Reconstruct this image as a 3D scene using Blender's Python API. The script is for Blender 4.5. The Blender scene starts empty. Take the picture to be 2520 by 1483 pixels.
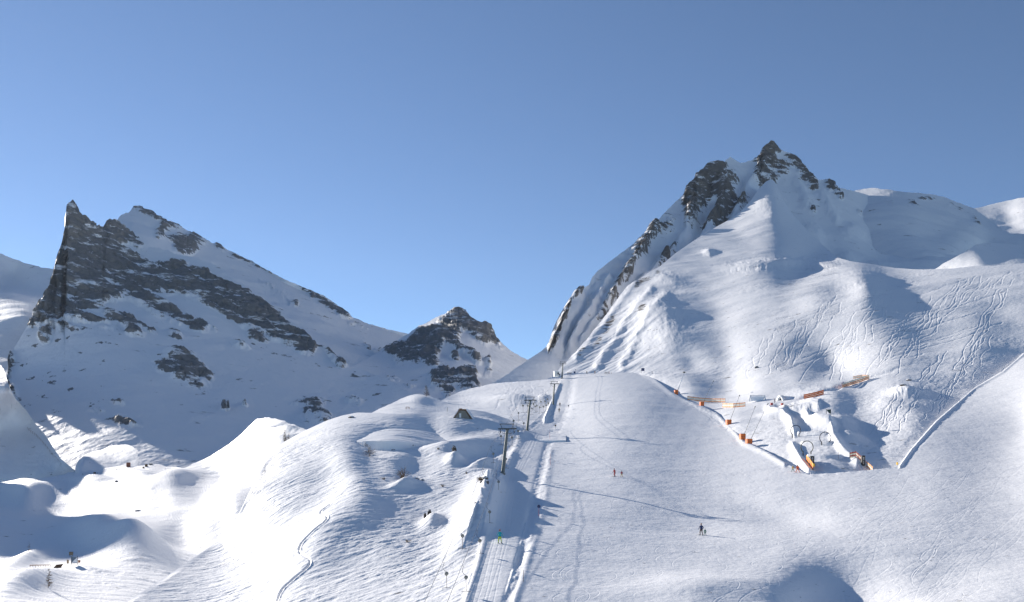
import bpy, bmesh, math, random
import numpy as np
from mathutils import Vector, Matrix
random.seed(7)
RNG = np.random.default_rng(11)
C = bpy.context.scene.collection
sc = bpy.context.scene
# The survey frame: a viewpoint at the world origin looking along +Y. A bearing (px,py) and a distance Y give a point.
W_, H_, F_, CX, HZ = 2520.0, 1483.0, 2182.0, 1260.0, 1200.0
def at(px, py, Y):
    return Vector(((px-CX)/F_*Y, Y, (HZ-py)/F_*Y))
def A(*v): return np.array(v, float)

# ---------------------------------------------------------------- noise
_perm = RNG.permutation(256).astype(np.int32); _perm = np.concatenate([_perm, _perm, _perm])
_g3 = RNG.normal(size=(256, 3)); _g3 /= np.linalg.norm(_g3, axis=1)[:, None]; _g3 = _g3.astype(np.float32)
def perlin(x, y, z):
    x = np.asarray(x, np.float32); y = np.asarray(y, np.float32)*np.ones_like(x); z = np.asarray(z, np.float32)*np.ones_like(x)
    xi = np.floor(x); yi = np.floor(y); zi = np.floor(z)
    xf = x-xi; yf = y-yi; zf = z-zi
    xi = xi.astype(np.int32) & 255; yi = yi.astype(np.int32) & 255; zi = zi.astype(np.int32) & 255
    f = lambda t: t*t*t*(t*(t*6-15)+10)
    u, v, w = f(xf), f(yf), f(zf)
    def g(i, j, k):
        h = _perm[_perm[_perm[xi+i]+yi+j]+zi+k]; q = _g3[h]
        return q[..., 0]*(xf-i)+q[..., 1]*(yf-j)+q[..., 2]*(zf-k)
    l = lambda a, b, t: a+(b-a)*t
    return 1.6*l(l(l(g(0,0,0), g(1,0,0), u), l(g(0,1,0), g(1,1,0), u), v),
             l(l(g(0,0,1), g(1,0,1), u), l(g(0,1,1), g(1,1,1), u), v), w)
def fbm(x, y, z, oct=4, gain=.5, ridged=False):
    s = 0; a = 1.0; n = 0
    for i in range(oct):
        p = perlin(x*2**i+17.3*i, y*2**i+5.1*i, z*2**i+9.7*i)
        if ridged: p = 1-2*np.abs(p)
        s = s+a*p; n += a; a *= gain
    return s/n

# ---------------------------------------------------------------- relief solver: slopes -> distance
def solve_relief(x0, x1, y0, y1, ctrl, anchors, h=10.0):
    xs = np.arange(x0, x1+h, h); ys = np.arange(y0, y1+h, h)
    X, Y = np.meshgrid(xs, ys)                                   # rows go down the picture
    c = np.array([(p+(1,))[:5] for p in ctrl], float)
    d2 = (X[..., None]-c[:, 0])**2+(Y[..., None]-c[:, 1])**2
    w = c[:, 4]/(d2+24.0**2)**1.6
    a = (w*c[:, 2]).sum(-1)/w.sum(-1); b = (w*c[:, 3]).sum(-1)/w.sum(-1)
    u = (X-CX)/F_; v = (HZ-Y)/F_
    den = np.minimum(v-a*u-b, -.035)
    Gu = a/den/F_*h; Gv = (1/den)/F_*h                            # per step right / per step down (v falls going down)
    gx = (Gu[:, 1:]+Gu[:, :-1])/2; gy = (Gv[1:]+Gv[:-1])/2
    def AtA(L):
        r = np.zeros_like(L)
        dx = L[:, 1:]-L[:, :-1]; dy = L[1:]-L[:-1]
        r[:, 1:] += dx; r[:, :-1] -= dx; r[1:] += dy; r[:-1] -= dy
        return r+1e-7*L
    B = np.zeros_like(X); B[:, 1:] += gx; B[:, :-1] -= gx; B[1:] += gy; B[:-1] -= gy
    # start from a straight integration, then conjugate gradients
    L = np.zeros_like(X); L[:, 0] = np.concatenate([[0], np.cumsum(gy[:, 0])]); L[:, 1:] = L[:, :1]+np.cumsum(gx, 1)
    r = B-AtA(L); p = r.copy(); rs = (r*r).sum()
    for i in range(900):
        Ap = AtA(p); al = rs/(p*Ap).sum(); L += al*p; r -= al*Ap; rn = (r*r).sum()
        if rn < 1e-10: break
        p = r+rn/rs*p; rs = rn
    # smooth thin-plate correction through the surveyed distances
    an = np.array(anchors, float)
    ax, ay = an[:, 0]/500, an[:, 1]/500
    res = np.log(an[:, 2])-sample(L, x0, y0, h, an[:, 0], an[:, 1])
    K = lambda r2: np.where(r2 > 0, r2*np.log(r2+1e-12), 0)
    n = len(an); M = np.zeros((n+3, n+3))
    M[:n, :n] = K((ax[:, None]-ax)**2+(ay[:, None]-ay)**2)+np.eye(n)*.07
    P = np.stack([np.ones(n), ax, ay], 1)
    if n < 3: P[:, 1:] = 0; M += np.eye(n+3)*1e-6
    M[:n, n:] = P; M[n:, :n] = P.T
    s = np.linalg.lstsq(M, np.concatenate([res, [0, 0, 0]]), rcond=None)[0]
    T = s[n]+s[n+1]*X/500+s[n+2]*Y/500
    for k in range(n): T = T+s[k]*K((X/500-ax[k])**2+(Y/500-ay[k])**2)
    return L+T
def sample(G, x0, y0, h, px, py):                                # bicubic B-spline-ish (Catmull-Rom)
    fx = np.clip((np.asarray(px)-x0)/h, 0, G.shape[1]-1.001); fy = np.clip((np.asarray(py)-y0)/h, 0, G.shape[0]-1.001)
    ix = np.floor(fx).astype(int); iy = np.floor(fy).astype(int); tx = fx-ix; ty = fy-iy
    def wts(t): return (-.5*t+t*t-.5*t**3, 1-2.5*t*t+1.5*t**3, .5*t+2*t*t-1.5*t**3, -.5*t*t+.5*t**3)
    wx = wts(tx); wy = wts(ty); out = 0
    for j in range(4):
        jj = np.clip(iy+j-1, 0, G.shape[0]-1)
        for i in range(4):
            out = out+wy[j]*wx[i]*G[jj, np.clip(ix+i-1, 0, G.shape[1]-1)]
    return out
def bil(G, x0, y0, h, px, py):
    fx = np.clip((px-x0)/h, 0, G.shape[1]-1.001); fy = np.clip((py-y0)/h, 0, G.shape[0]-1.001)
    ix = fx.astype(int); iy = fy.astype(int); tx = fx-ix; ty = fy-iy
    return (G[iy, ix]*(1-tx)+G[iy, ix+1]*tx)*(1-ty)+(G[iy+1, ix]*(1-tx)+G[iy+1, ix+1]*tx)*ty

# ---------------------------------------------------------------- survey buffers (1 unit cells)
BX, BY = -60, 330; BW, BH = 2700, 1230
class Buf:
    def __init__(s): s.g = np.zeros((BH, BW), np.float32)
    def mound(s, px, py, rx, ry, hgt, rot=0, p=2.0):
        R = int(3*max(rx, ry))+2
        xa, xb = max(0, int(px-BX-R)), min(BW, int(px-BX+R)); ya, yb = max(0, int(py-BY-R)), min(BH, int(py-BY+R))
        if xa >= xb or ya >= yb: return
        Y, X = np.mgrid[ya:yb, xa:xb]; X = X+BX-px; Y = Y+BY-py
        c, q = math.cos(math.radians(rot)), math.sin(math.radians(rot))
        U = (X*c+Y*q)/rx; V = (-X*q+Y*c)/ry
        s.g[ya:yb, xa:xb] += hgt*np.exp(-((U*U+V*V)**(p/2)))
    def line(s, pts, wd, hgt, soft=2.0, mode='max', one=None):
        # a ribbon of half width wd along a polyline; one='r'/'l' keeps only that side sloping softly
        P = np.array(pts, float); R = wd*3+2
        xa, xb = max(0, int(P[:, 0].min()-BX-R)), min(BW, int(P[:, 0].max()-BX+R))
        ya, yb = max(0, int(P[:, 1].min()-BY-R)), min(BH, int(P[:, 1].max()-BY+R))
        if xa >= xb or ya >= yb: return
        Y, X = np.mgrid[ya:yb, xa:xb]; X = (X+BX).astype(np.float32); Y = (Y+BY).astype(np.float32)
        D = np.full(X.shape, 1e9, np.float32); S = np.zeros(X.shape, np.float32)
        for (ax, ay), (bx, by) in zip(P[:-1], P[1:]):
            dx, dy = bx-ax, by-ay; l2 = dx*dx+dy*dy+1e-9
            t = np.clip(((X-ax)*dx+(Y-ay)*dy)/l2, 0, 1)
            q = np.hypot(X-ax-t*dx, Y-ay-t*dy); m = q < D
            D[m] = q[m]; S[m] = ((X-ax)*dy-(Y-ay)*dx)[m]
        Wd = np.where(S > 0, wd, wd if one is None else one)
        v = hgt*np.exp(-(D/Wd)**soft)
        s.g[ya:yb, xa:xb] += v
    def stamp(s, X, Y, wd, hgt):
        r = int(math.ceil(wd*2.2)); acc = np.zeros_like(s.g)
        xi = np.round(X-BX).astype(int); yi = np.round(Y-BY).astype(int)
        for j in range(-r, r+1):
            for i in range(-r, r+1):
                a = xi+i; b = yi+j; m = (a >= 0) & (a < BW) & (b >= 0) & (b < BH)
                d2 = (a+BX-X)**2+(b+BY-Y)**2
                k = np.exp(-d2/(wd*wd)); np.maximum.at(acc, (b[m], a[m]), k[m].astype(np.float32))
        s.g += hgt*acc
    def at(s, px, py): return bil(s.g, BX, BY, 1.0, px, py)
def interp(poly, x):
    p = np.array(poly, float); return np.interp(x, p[:, 0], p[:, 1])
def smoothstep(a, b, x):
    t = np.clip((x-a)/(b-a), 0, 1); return t*t*(3-2*t)
def poly_mask(poly, px, py, soft):
    """soft inside mask of a polygon"""
    P = np.array(poly, float); ins = np.zeros(px.shape, bool); D = np.full(px.shape, 1e9)
    for (ax, ay), (bx, by) in zip(P, np.roll(P, -1, 0)):
        dx, dy = bx-ax, by-ay
        t = np.clip(((px-ax)*dx+(py-ay)*dy)/(dx*dx+dy*dy+1e-9), 0, 1)
        D = np.minimum(D, np.hypot(px-ax-t*dx, py-ay-t*dy))
        c = ((ay > py) != (by > py)) & (px < (bx-ax)*(py-ay)/(by-ay+1e-12)+ax); ins ^= c
    return smoothstep(-soft, soft, np.where(ins, D, -D))

def warp(px, py, amt, sc_=38.0):
    return (px+amt*fbm(px/sc_, py/sc_, px*0+1.7, 4, .6), py+.8*amt*fbm(px/sc_+31, py/sc_, px*0+7.7, 4, .6))
LAYERS = {}
class Layer: pass
def build_layer(name, crest, bottom, ctrl, anchors, step=2.0, rstep=2.0, jag=0, relief=None, material=None, back=200.0, xr=None, floor=None):
    """crest: ridge line as seen from the survey point, bottom: lower limit. relief(px,py,P,n)->(dz, dn, attrs)"""
    x0, x1 = xr or (crest[0][0], crest[-1][0])
    px = np.arange(x0, x1+step, step)
    ytop = interp(crest, px)
    if jag: ytop = ytop+jag(px) if callable(jag) else ytop+jag*fbm(px/23.0, px*0+3, px*0, 5, .6)
    yb = interp(bottom, px) if isinstance(bottom, list) else np.full_like(px, bottom)
    yb = np.maximum(yb, ytop+2)
    n = int(max((yb-ytop).max()/rstep, 4))
    t = np.linspace(0, 1, n)[:, None]
    PY = ytop+(yb-ytop)*t; PX = px+0*PY
    ylo, yhi = PY.min()-20, PY.max()+20
    L = solve_relief(x0-20, x1+20, ylo, yhi, ctrl, anchors)
    d = np.exp(sample(L, x0-20, ylo, 10.0, PX, PY))
    if floor is not None:
        fl = interp(floor, px) if isinstance(floor, list) else floor
        d = fl+np.log1p(np.exp(np.clip((d-fl)/25.0, -30, 30)))*25.0
    P = np.stack([(PX-CX)/F_*d, d, (HZ-PY)/F_*d], -1)
    def normals(P):
        gu = np.gradient(P, axis=1); gv = np.gradient(P, axis=0)
        nn = np.cross(gv, gu); nn /= np.linalg.norm(nn, axis=-1, keepdims=True)+1e-12
        nn *= np.where((nn*-P).sum(-1) < 0, -1, 1)[..., None]; return nn
    N = normals(P); attrs = {}
    if relief:
        dz, dn, attrs = relief(PX, PY, P, N)
        P = P+N*np.asarray(dn)[..., None] if not np.isscalar(dn) else P
        if not np.isscalar(dz): P[..., 2] += dz
    if 'post' in attrs:
        f = attrs.pop('post'); attrs.update(f(PX, PY, P, normals(P)))
    # the hidden far side of the ridge, and a skirt under the near edge
    top = P[0]; rows = []
    for k, (o, z) in enumerate(((.25, -.10), (.6, -.38), (1.0, -.8))):
        q = top.copy(); q[:, 0] *= 1+o*back/top[:, 1]; q[:, 1] += o*back; q[:, 2] += z*back; rows.insert(0, q)
    r, c = P.shape[:2]
    low = P[-1].copy(); low[:, 2] -= 12
    G = np.concatenate([np.array(rows), P, low[None]], 0); R = G.shape[0]
    nb = len(rows)
    verts = G.reshape(-1, 3)
    # the crest row is doubled so the far side does not bend its shading
    dup = P[0].copy(); base = len(verts); verts = np.concatenate([verts, dup, P[-1]]); 
    idx = np.arange(R*c).reshape(R, c)
    def quads(i): return np.stack([i[:-1, :-1], i[1:, :-1], i[1:, 1:], i[:-1, 1:]], -1).reshape(-1, 4)
    ib = np.concatenate([idx[:nb], base+np.arange(c)[None]], 0)
    il = np.stack([base+c+np.arange(c), idx[-1]], 0)
    faces = np.concatenate([quads(idx[nb:nb+r]), quads(ib), quads(il)])
    me = bpy.data.meshes.new(name)
    me.vertices.add(len(verts)); me.vertices.foreach_set('co', verts.astype(np.float32).ravel())
    me.loops.add(faces.size); me.loops.foreach_set('vertex_index', faces.astype(np.int32).ravel())
    me.polygons.add(len(faces)); me.polygons.foreach_set('loop_start', np.arange(0, faces.size, 4, dtype=np.int32))
    me.polygons.foreach_set('use_smooth', np.ones(len(faces), bool))
    me.update(calc_edges=True); me.validate()
    for k, v in attrs.items():
        at_ = me.attributes.new(k, 'FLOAT', 'POINT')
        full = np.concatenate([np.repeat(v[:1], nb, 0), v, v[-1:]], 0).ravel()
        full = np.concatenate([full, v[0], v[-1]])
        at_.data.foreach_set('value', full.astype(np.float32))
    o = bpy.data.objects.new(name, me); C.objects.link(o); o['kind'] = 'structure'
    if material: me.materials.append(material)
    la = Layer(); la.px = px; la.ytop = ytop; la.yb = yb; la.P = P; la.n = n; la.o = o; la.step = step; la.x0 = x0; la.N = None
    LAYERS[name] = la
    return la
def ground(name, px, py, lift=0.0):
    la = LAYERS[name]
    f = (px-la.x0)/la.step; i = int(min(max(f, 0), len(la.px)-2)); t = min(max(f-i, 0), 1)
    yt = la.ytop[i]*(1-t)+la.ytop[i+1]*t; yb = la.yb[i]*(1-t)+la.yb[i+1]*t
    g = min(max((py-yt)/(yb-yt)*(la.n-1), 0), la.n-1.001); j = int(g); s = g-j
    p = (la.P[j, i]*(1-t)+la.P[j, i+1]*t)*(1-s)+(la.P[j+1, i]*(1-t)+la.P[j+1, i+1]*t)*s
    return Vector((p[0], p[1], p[2]+lift))

# ---------------------------------------------------------------- materials
def nodes(name):
    m = bpy.data.materials.new(name); m.use_nodes = True; nt = m.node_tree
    return m, nt, nt.nodes['Principled BSDF']
def simple(name, col, rough=.6, metal=0.0, var=.12, scale=3.0):
    m, nt, b = nodes(name)
    tc = nt.nodes.new('ShaderNodeTexCoord'); nz = nt.nodes.new('ShaderNodeTexNoise'); nz.inputs['Scale'].default_value = scale
    nz.inputs['Detail'].default_value = 4
    nt.links.new(tc.outputs['Object'], nz.inputs['Vector'])
    mx = nt.nodes.new('ShaderNodeMix'); mx.data_type = 'RGBA'
    mx.inputs[6].default_value = (*[c*(1-var) for c in col], 1); mx.inputs[7].default_value = (*[min(1, c*(1+var)) for c in col], 1)
    nt.links.new(nz.outputs['Fac'], mx.inputs[0]); nt.links.new(mx.outputs[2], b.inputs['Base Color'])
    b.inputs['Roughness'].default_value = rough; b.inputs['Metallic'].default_value = metal
    return m
def terrain_mat(name, rock=False, snow=(.82, .825, .84), fine=.5, bump_d=.05, rock_cols=((.06, .062, .068), (.15, .15, .155)), rs=.05, soft=.12):
    m, nt, b = nodes(name); N = nt.nodes; K = nt.links.new
    geo = N.new('ShaderNodeNewGeometry')
    def noise(scale, detail=4, rough=.55, vec=None):
        n = N.new('ShaderNodeTexNoise'); n.inputs['Scale'].default_value = scale; n.inputs['Detail'].default_value = detail
        n.inputs['Roughness'].default_value = rough; K(vec or geo.outputs['Position'], n.inputs['Vector']); return n.outputs['Fac']
    b.inputs['Roughness'].default_value = .62; b.inputs['Specular IOR Level'].default_value = .25
    bm = N.new('ShaderNodeBump'); bm.inputs['Strength'].default_value = 1; bm.inputs['Distance'].default_value = bump_d
    K(noise(fine, 6, .6), bm.inputs['Height']); K(bm.outputs['Normal'], b.inputs['Normal'])
    if not rock:
        b.inputs['Base Color'].default_value = (*snow, 1); return m
    at_ = N.new('ShaderNodeAttribute'); at_.attribute_name = 'rock'
    mp = N.new('ShaderNodeMapping'); mp.inputs['Rotation'].default_value = (0, math.radians(28), 0); mp.inputs['Scale'].default_value = (.35, .6, 1.6)
    K(geo.outputs['Position'], mp.inputs['Vector'])
    nz = noise(rs, 8, .72, mp.outputs['Vector'])
    ma = N.new('ShaderNodeMath'); ma.operation = 'MULTIPLY_ADD'; ma.inputs[1].default_value = 3.0; ma.inputs[2].default_value = -1.5
    K(nz, ma.inputs[0])
    ad = N.new('ShaderNodeMath'); ad.operation = 'ADD'; K(ma.outputs[0], ad.inputs[0]); K(at_.outputs['Fac'], ad.inputs[1])
    mr = N.new('ShaderNodeMapRange'); mr.interpolation_type = 'SMOOTHSTEP'; mr.inputs['From Min'].default_value = .5-soft; mr.inputs['From Max'].default_value = .5+soft
    K(ad.outputs[0], mr.inputs['Value'])
    cr = N.new('ShaderNodeMix'); cr.data_type = 'RGBA'; cr.inputs[6].default_value = (*rock_cols[0], 1); cr.inputs[7].default_value = (*rock_cols[1], 1)
    K(noise(rs*2.3, 6, .7), cr.inputs[0])
    mx = N.new('ShaderNodeMix'); mx.data_type = 'RGBA'; K(mr.outputs[0], mx.inputs[0]); mx.inputs[6].default_value = (*snow, 1); K(cr.outputs[2], mx.inputs[7])
    K(mx.outputs[2], b.inputs['Base Color'])
    rb = N.new('ShaderNodeBump'); rb.inputs['Distance'].default_value = 1.0/rs*.12; K(mr.outputs[0], rb.inputs['Strength'])
    K(nz, rb.inputs['Height']); K(bm.outputs['Normal'], rb.inputs['Normal']); K(rb.outputs['Normal'], b.inputs['Normal'])
    return m
# ================================================================ SETTING
SNOW_NEAR = terrain_mat('groomed_snow', fine=.9, bump_d=.09)
SNOW_MID = terrain_mat('wind_snow', rock=True, fine=.35, bump_d=.22, rs=.25, rock_cols=((.05, .045, .04), (.16, .14, .12)))
ROCK_M = terrain_mat('snowy_rock', rock=True, fine=.05, bump_d=1.2, rs=.055, rock_cols=((.075, .08, .085), (.28, .275, .27)))
ROCK_R = terrain_mat('warm_snowy_rock', rock=True, fine=.08, bump_d=.8, rs=.06, rock_cols=((.06, .06, .062), (.25, .225, .20)))

def rock_relief(R, amp, big, scale, base=0, tilt=.5, sprinkle=None, seed=0, small=1.0, T=None, brk=.12, ter=0.0):
    def f(px, py, P, N):
        X, Y, Z = P[..., 0], P[..., 1], P[..., 2]
        wx, wy = warp(px, py, 16)
        r = np.minimum(R.at(wx, wy), 1.0) if R else 0*X
        tops = smoothstep(0, 14, py-np.minimum.reduce(py, axis=0, keepdims=True))
        s = Z*math.cos(.49)+X*math.sin(.49); t = X*math.cos(.49)-Z*math.sin(.49)
        k = fbm(X/scale+seed, Y/scale, Z/scale, 6, .55)
        strata = fbm(t/(scale*2.2)+seed, Y/(scale*2), s/(scale*.45), 6, .6, ridged=True)
        rr = smoothstep(.1, .8, r+.45*k)
        q1 = s/13+1.2*k+.25*fbm(t/30, Y/30, s/30, 3); f1 = q1-np.floor(q1); q2 = s/4.6+1.5*k; f2 = q2-np.floor(q2)
        step = lambda f: f-smoothstep(.62, 1, f)
        crack = smoothstep(.72, .95, fbm(t/16+seed, Y/16, s/70, 3, .5, ridged=True))
        dn = ter*rr*(3.6*step(f1)+1.2*step(f2)-3.5*crack) + big*fbm(X/(scale*3.5)+seed, Y/(scale*3.5), Z/(scale*3.5), 3)*smoothstep(0, 60, py-np.minimum.reduce(py, axis=0, keepdims=True)) \
            + amp*rr*(strata*.8+.8*k)*(.35+.65*tops)+small*fbm(X/(scale*.5), Y/(scale*.5), Z/(scale*.5), 5, .6)
        def post(px, py, P, n):
            steep = 1-n[..., 2]
            ms = smoothstep(.02, .35, r); k2 = fbm(X/(scale*.3)+4, Y/(scale*.5), s/(scale*.16), 5, .62)
            a = r+.30*k+.25*strata*ms+(brk+.25)*k2*ms+(steep-tilt)*.5*np.clip(r*3, 0, 1)
            a = a-ter*(.36*smoothstep(.6, .75, f1)*smoothstep(-.35, .1, k2)+.2*smoothstep(.6, .8, f2)*smoothstep(-.1, .2, k2))*ms
            if sprinkle: a = a+sprinkle(px, py)*smoothstep(.15, .5, fbm(X/(scale*.45)+9, Y/(scale*.45), s/(scale*.3), 5, .62))
            return {'rock': np.clip(a, 0, .78)}
        wx, wy = warp(px, py, 14, 50.)
        dz = T.at(wx, wy) if T else 0
        return dz, dn, {'post': post}
    return f
def ells(R, L, v=1.0):
    for e in L:
        px, py, rx, ry = e[:4]; rot = e[4] if len(e) > 4 else 0; h = e[5] if len(e) > 5 else v
        R.mound(px, py, rx, ry, h, rot, p=3.0)

# ---- far left ridge
R = Buf(); ells(R, [(70, 845, 50, 5, 30, .3)])
build_layer('far_left_ridge', [(-260, 560), (-60, 596), (0, 624), (40, 640), (75, 652), (110, 660), (150, 664), (200, 690)], 1010,
    [(0, 650, -.2, .5), (100, 680, -.15, .5), (30, 720, .15, .35, 2), (60, 745, .15, .32, 2), (40, 790, -.05, .45), (40, 850, -.05, .45), (10, 960, .1, .4)],
    [(0, 630, 2400), (60, 740, 1900), (40, 960, 1200), (150, 670, 2400), (-60, 640, 2400), (-60, 900, 1350)], step=2, rstep=2.5, jag=4,
    relief=rock_relief(R, 2, 14, 60, small=1.6), material=ROCK_M, back=400)
# ---- back left mountain
R = Buf(); ells(R, [(365, 523, 45, 13, 25), (415, 548, 30, 10, 30), (392, 580, 16, 20, -20, .8), (430, 592, 20, 14, 20, .8), (462, 602, 24, 22, 0, .95), (445, 615, 22, 14, 10, .8),
    (490, 588, 26, 12, 30, .8), (402, 560, 14, 14, 0, .7), (480, 570, 14, 10, 0, .6), (540, 607, 20, 6, 30, .9), (600, 640, 30, 4, 30, .9), (640, 655, 40, 4, 33, .7), (800, 745, 60, 11, 31, .95), (850, 772, 20, 8, 30, .8),
    (725, 745, 8, 8, 0, .6), (690, 720, 60, 4, 32, .5), (905, 860, 20, 8, 60, .5), (940, 858, 30, 3, 0, .6), (880, 800, 40, 3, 15, .35)])
build_layer('back_left_mountain', [(240, 592), (262, 562), (285, 545), (300, 528), (318, 522), (330, 509), (345, 511), (375, 522), (395, 535), (430, 552), (480, 577), (520, 598), (533, 600), (560, 615), (620, 644), (700, 688), (760, 713), (800, 730),
    (840, 758), (862, 778), (900, 795), (950, 810), (1005, 822), (1060, 850), (1100, 880)], [(240, 640), (400, 740), (700, 950), (1100, 1010)],
    [(330, 540, .1, .7), (450, 600, -.35, .7), (600, 680, -.4, .6), (800, 800, -.45, .55), (880, 850, -.3, .35), (960, 830, -.05, .5), (900, 930, -.1, .3), (1000, 900, .3, .4)],
    [(335, 515, 1900), (700, 695, 1900), (1005, 825, 1900), (880, 930, 1250), (500, 700, 1600)], step=1.5, rstep=2, jag=lambda x: 5*fbm(x/14, x*0, x*0+8, 5, .6)*smoothstep(560, 430, x)+2.5*fbm(x/10, x*0, x*0, 4),
    relief=rock_relief(R, 10, 18, 50, small=2.0, seed=3, ter=1.0), material=ROCK_M, back=500, floor=[(240, 1600), (500, 1350), (700, 1150), (1100, 1100)])
# ---- middle peak
R = Buf(); ells(R, [(1130, 790, 45, 24, 20, 1), (1085, 830, 75, 34, -18, 1), (1165, 815, 40, 18, 35, 1), (1195, 820, 28, 30, 50, 1), (1215, 835, 30, 9, 52, 1), (1040, 855, 50, 26, -30, .9), (970, 858, 26, 22, -40, 1),
    (1020, 880, 45, 18, -10, .7), (1060, 880, 22, 24, 20, .8), (1130, 860, 40, 7, 35, 1), (1160, 880, 26, 6, 40, 1), (1120, 880, 16, 7, 40, .8),
    (1080, 925, 26, 28, 20, .95), (1110, 935, 30, 28, 0, .85), (1150, 930, 26, 24, 0, .85), (1200, 905, 14, 20, -20, .75), (1105, 965, 10, 16, 0, .8), (1150, 940, 22, 18, 20, .8), (1005, 950, 22, 5, 0, .5), (960, 925, 25, 8, 10, .4), (1170, 960, 20, 14, 0, .6)])
S_ = [(1150, 835, 16, 26, -35, -.9), (1108, 850, 14, 20, 0, -.4), (1155, 800, 30, 4, 30, -.5), (1130, 905, 90, 8, 0, -.5)]
ells(R, S_)
build_layer('middle_peak', [(860, 905), (900, 885), (940, 862), (1005, 822), (1030, 803), (1050, 795), (1070, 784), (1095, 775), (1106, 766), (1115, 759), (1130, 757), (1145, 766), (1157, 782), (1170, 792), (1180, 795), (1193, 794), (1203, 803), (1212, 818),
    (1240, 850), (1260, 866), (1287, 882), (1330, 895), (1370, 905)], [(860, 990), (1370, 1020)],
    [(1000, 850, .15, .75), (1080, 820, .1, 1.1), (1130, 800, -.1, 1.3), (1200, 830, -.5, .9), (1130, 860, -.1, .7), (1250, 900, -.4, .6), (1100, 930, 0, .9), (900, 930, -.1, .3), (950, 960, -.05, .35), (1000, 900, .1, .5), (1200, 950, -.2, .45)],
    [(1130, 765, 1600), (1280, 885, 1500), (950, 880, 1450), (1100, 960, 1050), (880, 960, 1020), (1250, 950, 1100)], step=1.5, rstep=1.7, jag=3,
    relief=rock_relief(R, 12, 10, 45, small=1.6, seed=5, tilt=.55, ter=.8), material=ROCK_M, back=400)
# ---- left horn with its rock band and snow apron
R = Buf(); T = Buf(); ells(R, [(173, 505, 22, 22, 0, 1.3), (185, 560, 34, 60, 20, 1.3), (180, 640, 60, 70, 0, 1.5), (215, 700, 70, 40, 10, 1.3), (150, 780, 70, 26, 5, 1.1), (260, 680, 60, 40, 20, 1.3), (240, 610, 60, 60, 30, 1.3), (160, 730, 80, 40, 10, 1.2), (120, 760, 40, 30, -20, 1.1), (90, 785, 45, 16, -25, 1.1), (235, 735, 50, 22, 0, 1), (275, 560, 30, 20, 30, 1.2), (320, 585, 45, 18, 35, 1.2),
    (300, 650, 60, 40, 30, 1.2), (380, 680, 60, 34, 25, 1.15), (450, 690, 80, 34, 22, 1.15), (520, 710, 80, 38, 25, 1.15), (590, 745, 70, 38, 30, 1.1), (650, 790, 60, 30, 35, 1.05), (710, 820, 50, 28, 40, 1), (750, 850, 30, 18, 40, 1.1), (360, 740, 70, 20, 35, 1.1), (430, 770, 60, 16, 30, 1),
    (480, 795, 60, 12, 15, .9), (310, 790, 70, 16, 20, .85), (190, 785, 60, 10, 5, .8), (250, 800, 40, 12, 10, .8), (110, 825, 24, 18, 60, .6), (330, 820, 24, 12, 20, .8), (372, 815, 24, 8, 35, .8), (435, 820, 26, 9, 30, .65), (560, 775, 60, 12, 28, .9), (630, 828, 26, 10, 30, .75),
    (22, 920, 9, 60, 5, 1.1), (30, 970, 16, 18, 0, .8), (445, 900, 48, 36, 35, .85), (480, 925, 40, 32, 10, .85), (400, 905, 35, 14, 15, .6), (310, 1040, 28, 14, 5, .72), (340, 1045, 22, 8, 10, .5), (590, 850, 20, 8, 30, .5), (820, 880, 40, 7, 40, .75), (840, 905, 14, 8, 40, .6),
    (770, 1005, 26, 34, 25, .8), (735, 985, 24, 16, -20, .55), (800, 1030, 20, 20, 20, .6), (870, 985, 30, 14, 20, .4), (240, 1010, 20, 6, 10, .5), (290, 995, 18, 5, 10, .7), (550, 1010, 10, 5, 0, .8), (600, 1000, 8, 4, 0, .6)])
ells(R, [(218, 645, 26, 5, 30, -1.0), (250, 620, 12, 4, 40, -.9), (300, 765, 60, 8, 25, -1.2), (330, 770, 40, 8, 32, -1.1), (520, 775, 70, 7, 22, -1.1), (400, 735, 50, 5, 30, -.9), (330, 620, 60, 7, 22, -.9), (560, 690, 60, 7, 24, -.7), (620, 700, 30, 8, 30, -.8),
    (210, 800, 70, 7, 5, -.7), (560, 815, 60, 8, 25, -.7), (455, 625, 60, 7, 18, -.7)])
horn_crest = [(-220, 1100), (-60, 1030), (-10, 1005), (12, 975), (16, 950), (22, 915), (28, 870), (50, 830), (75, 790), (90, 760), (105, 738), (120, 710), (132, 668), (140, 630), (150, 605), (158, 560), (160, 525), (163, 508), (170, 500), (177, 498), (186, 508), (192, 520), (205, 532), (235, 555), (251, 562), (256, 548), (266, 541), (280, 545),
    (300, 556), (325, 572), (345, 592), (362, 608), (400, 612), (440, 628), (480, 634), (520, 648), (548, 662), (560, 678), (600, 700), (625, 722), (655, 735), (668, 752), (690, 762), (715, 795), (745, 812), (765, 838), (790, 850), (820, 868), (850, 885), (880, 905), (930, 925), (980, 945), (1060, 990)]
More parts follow.
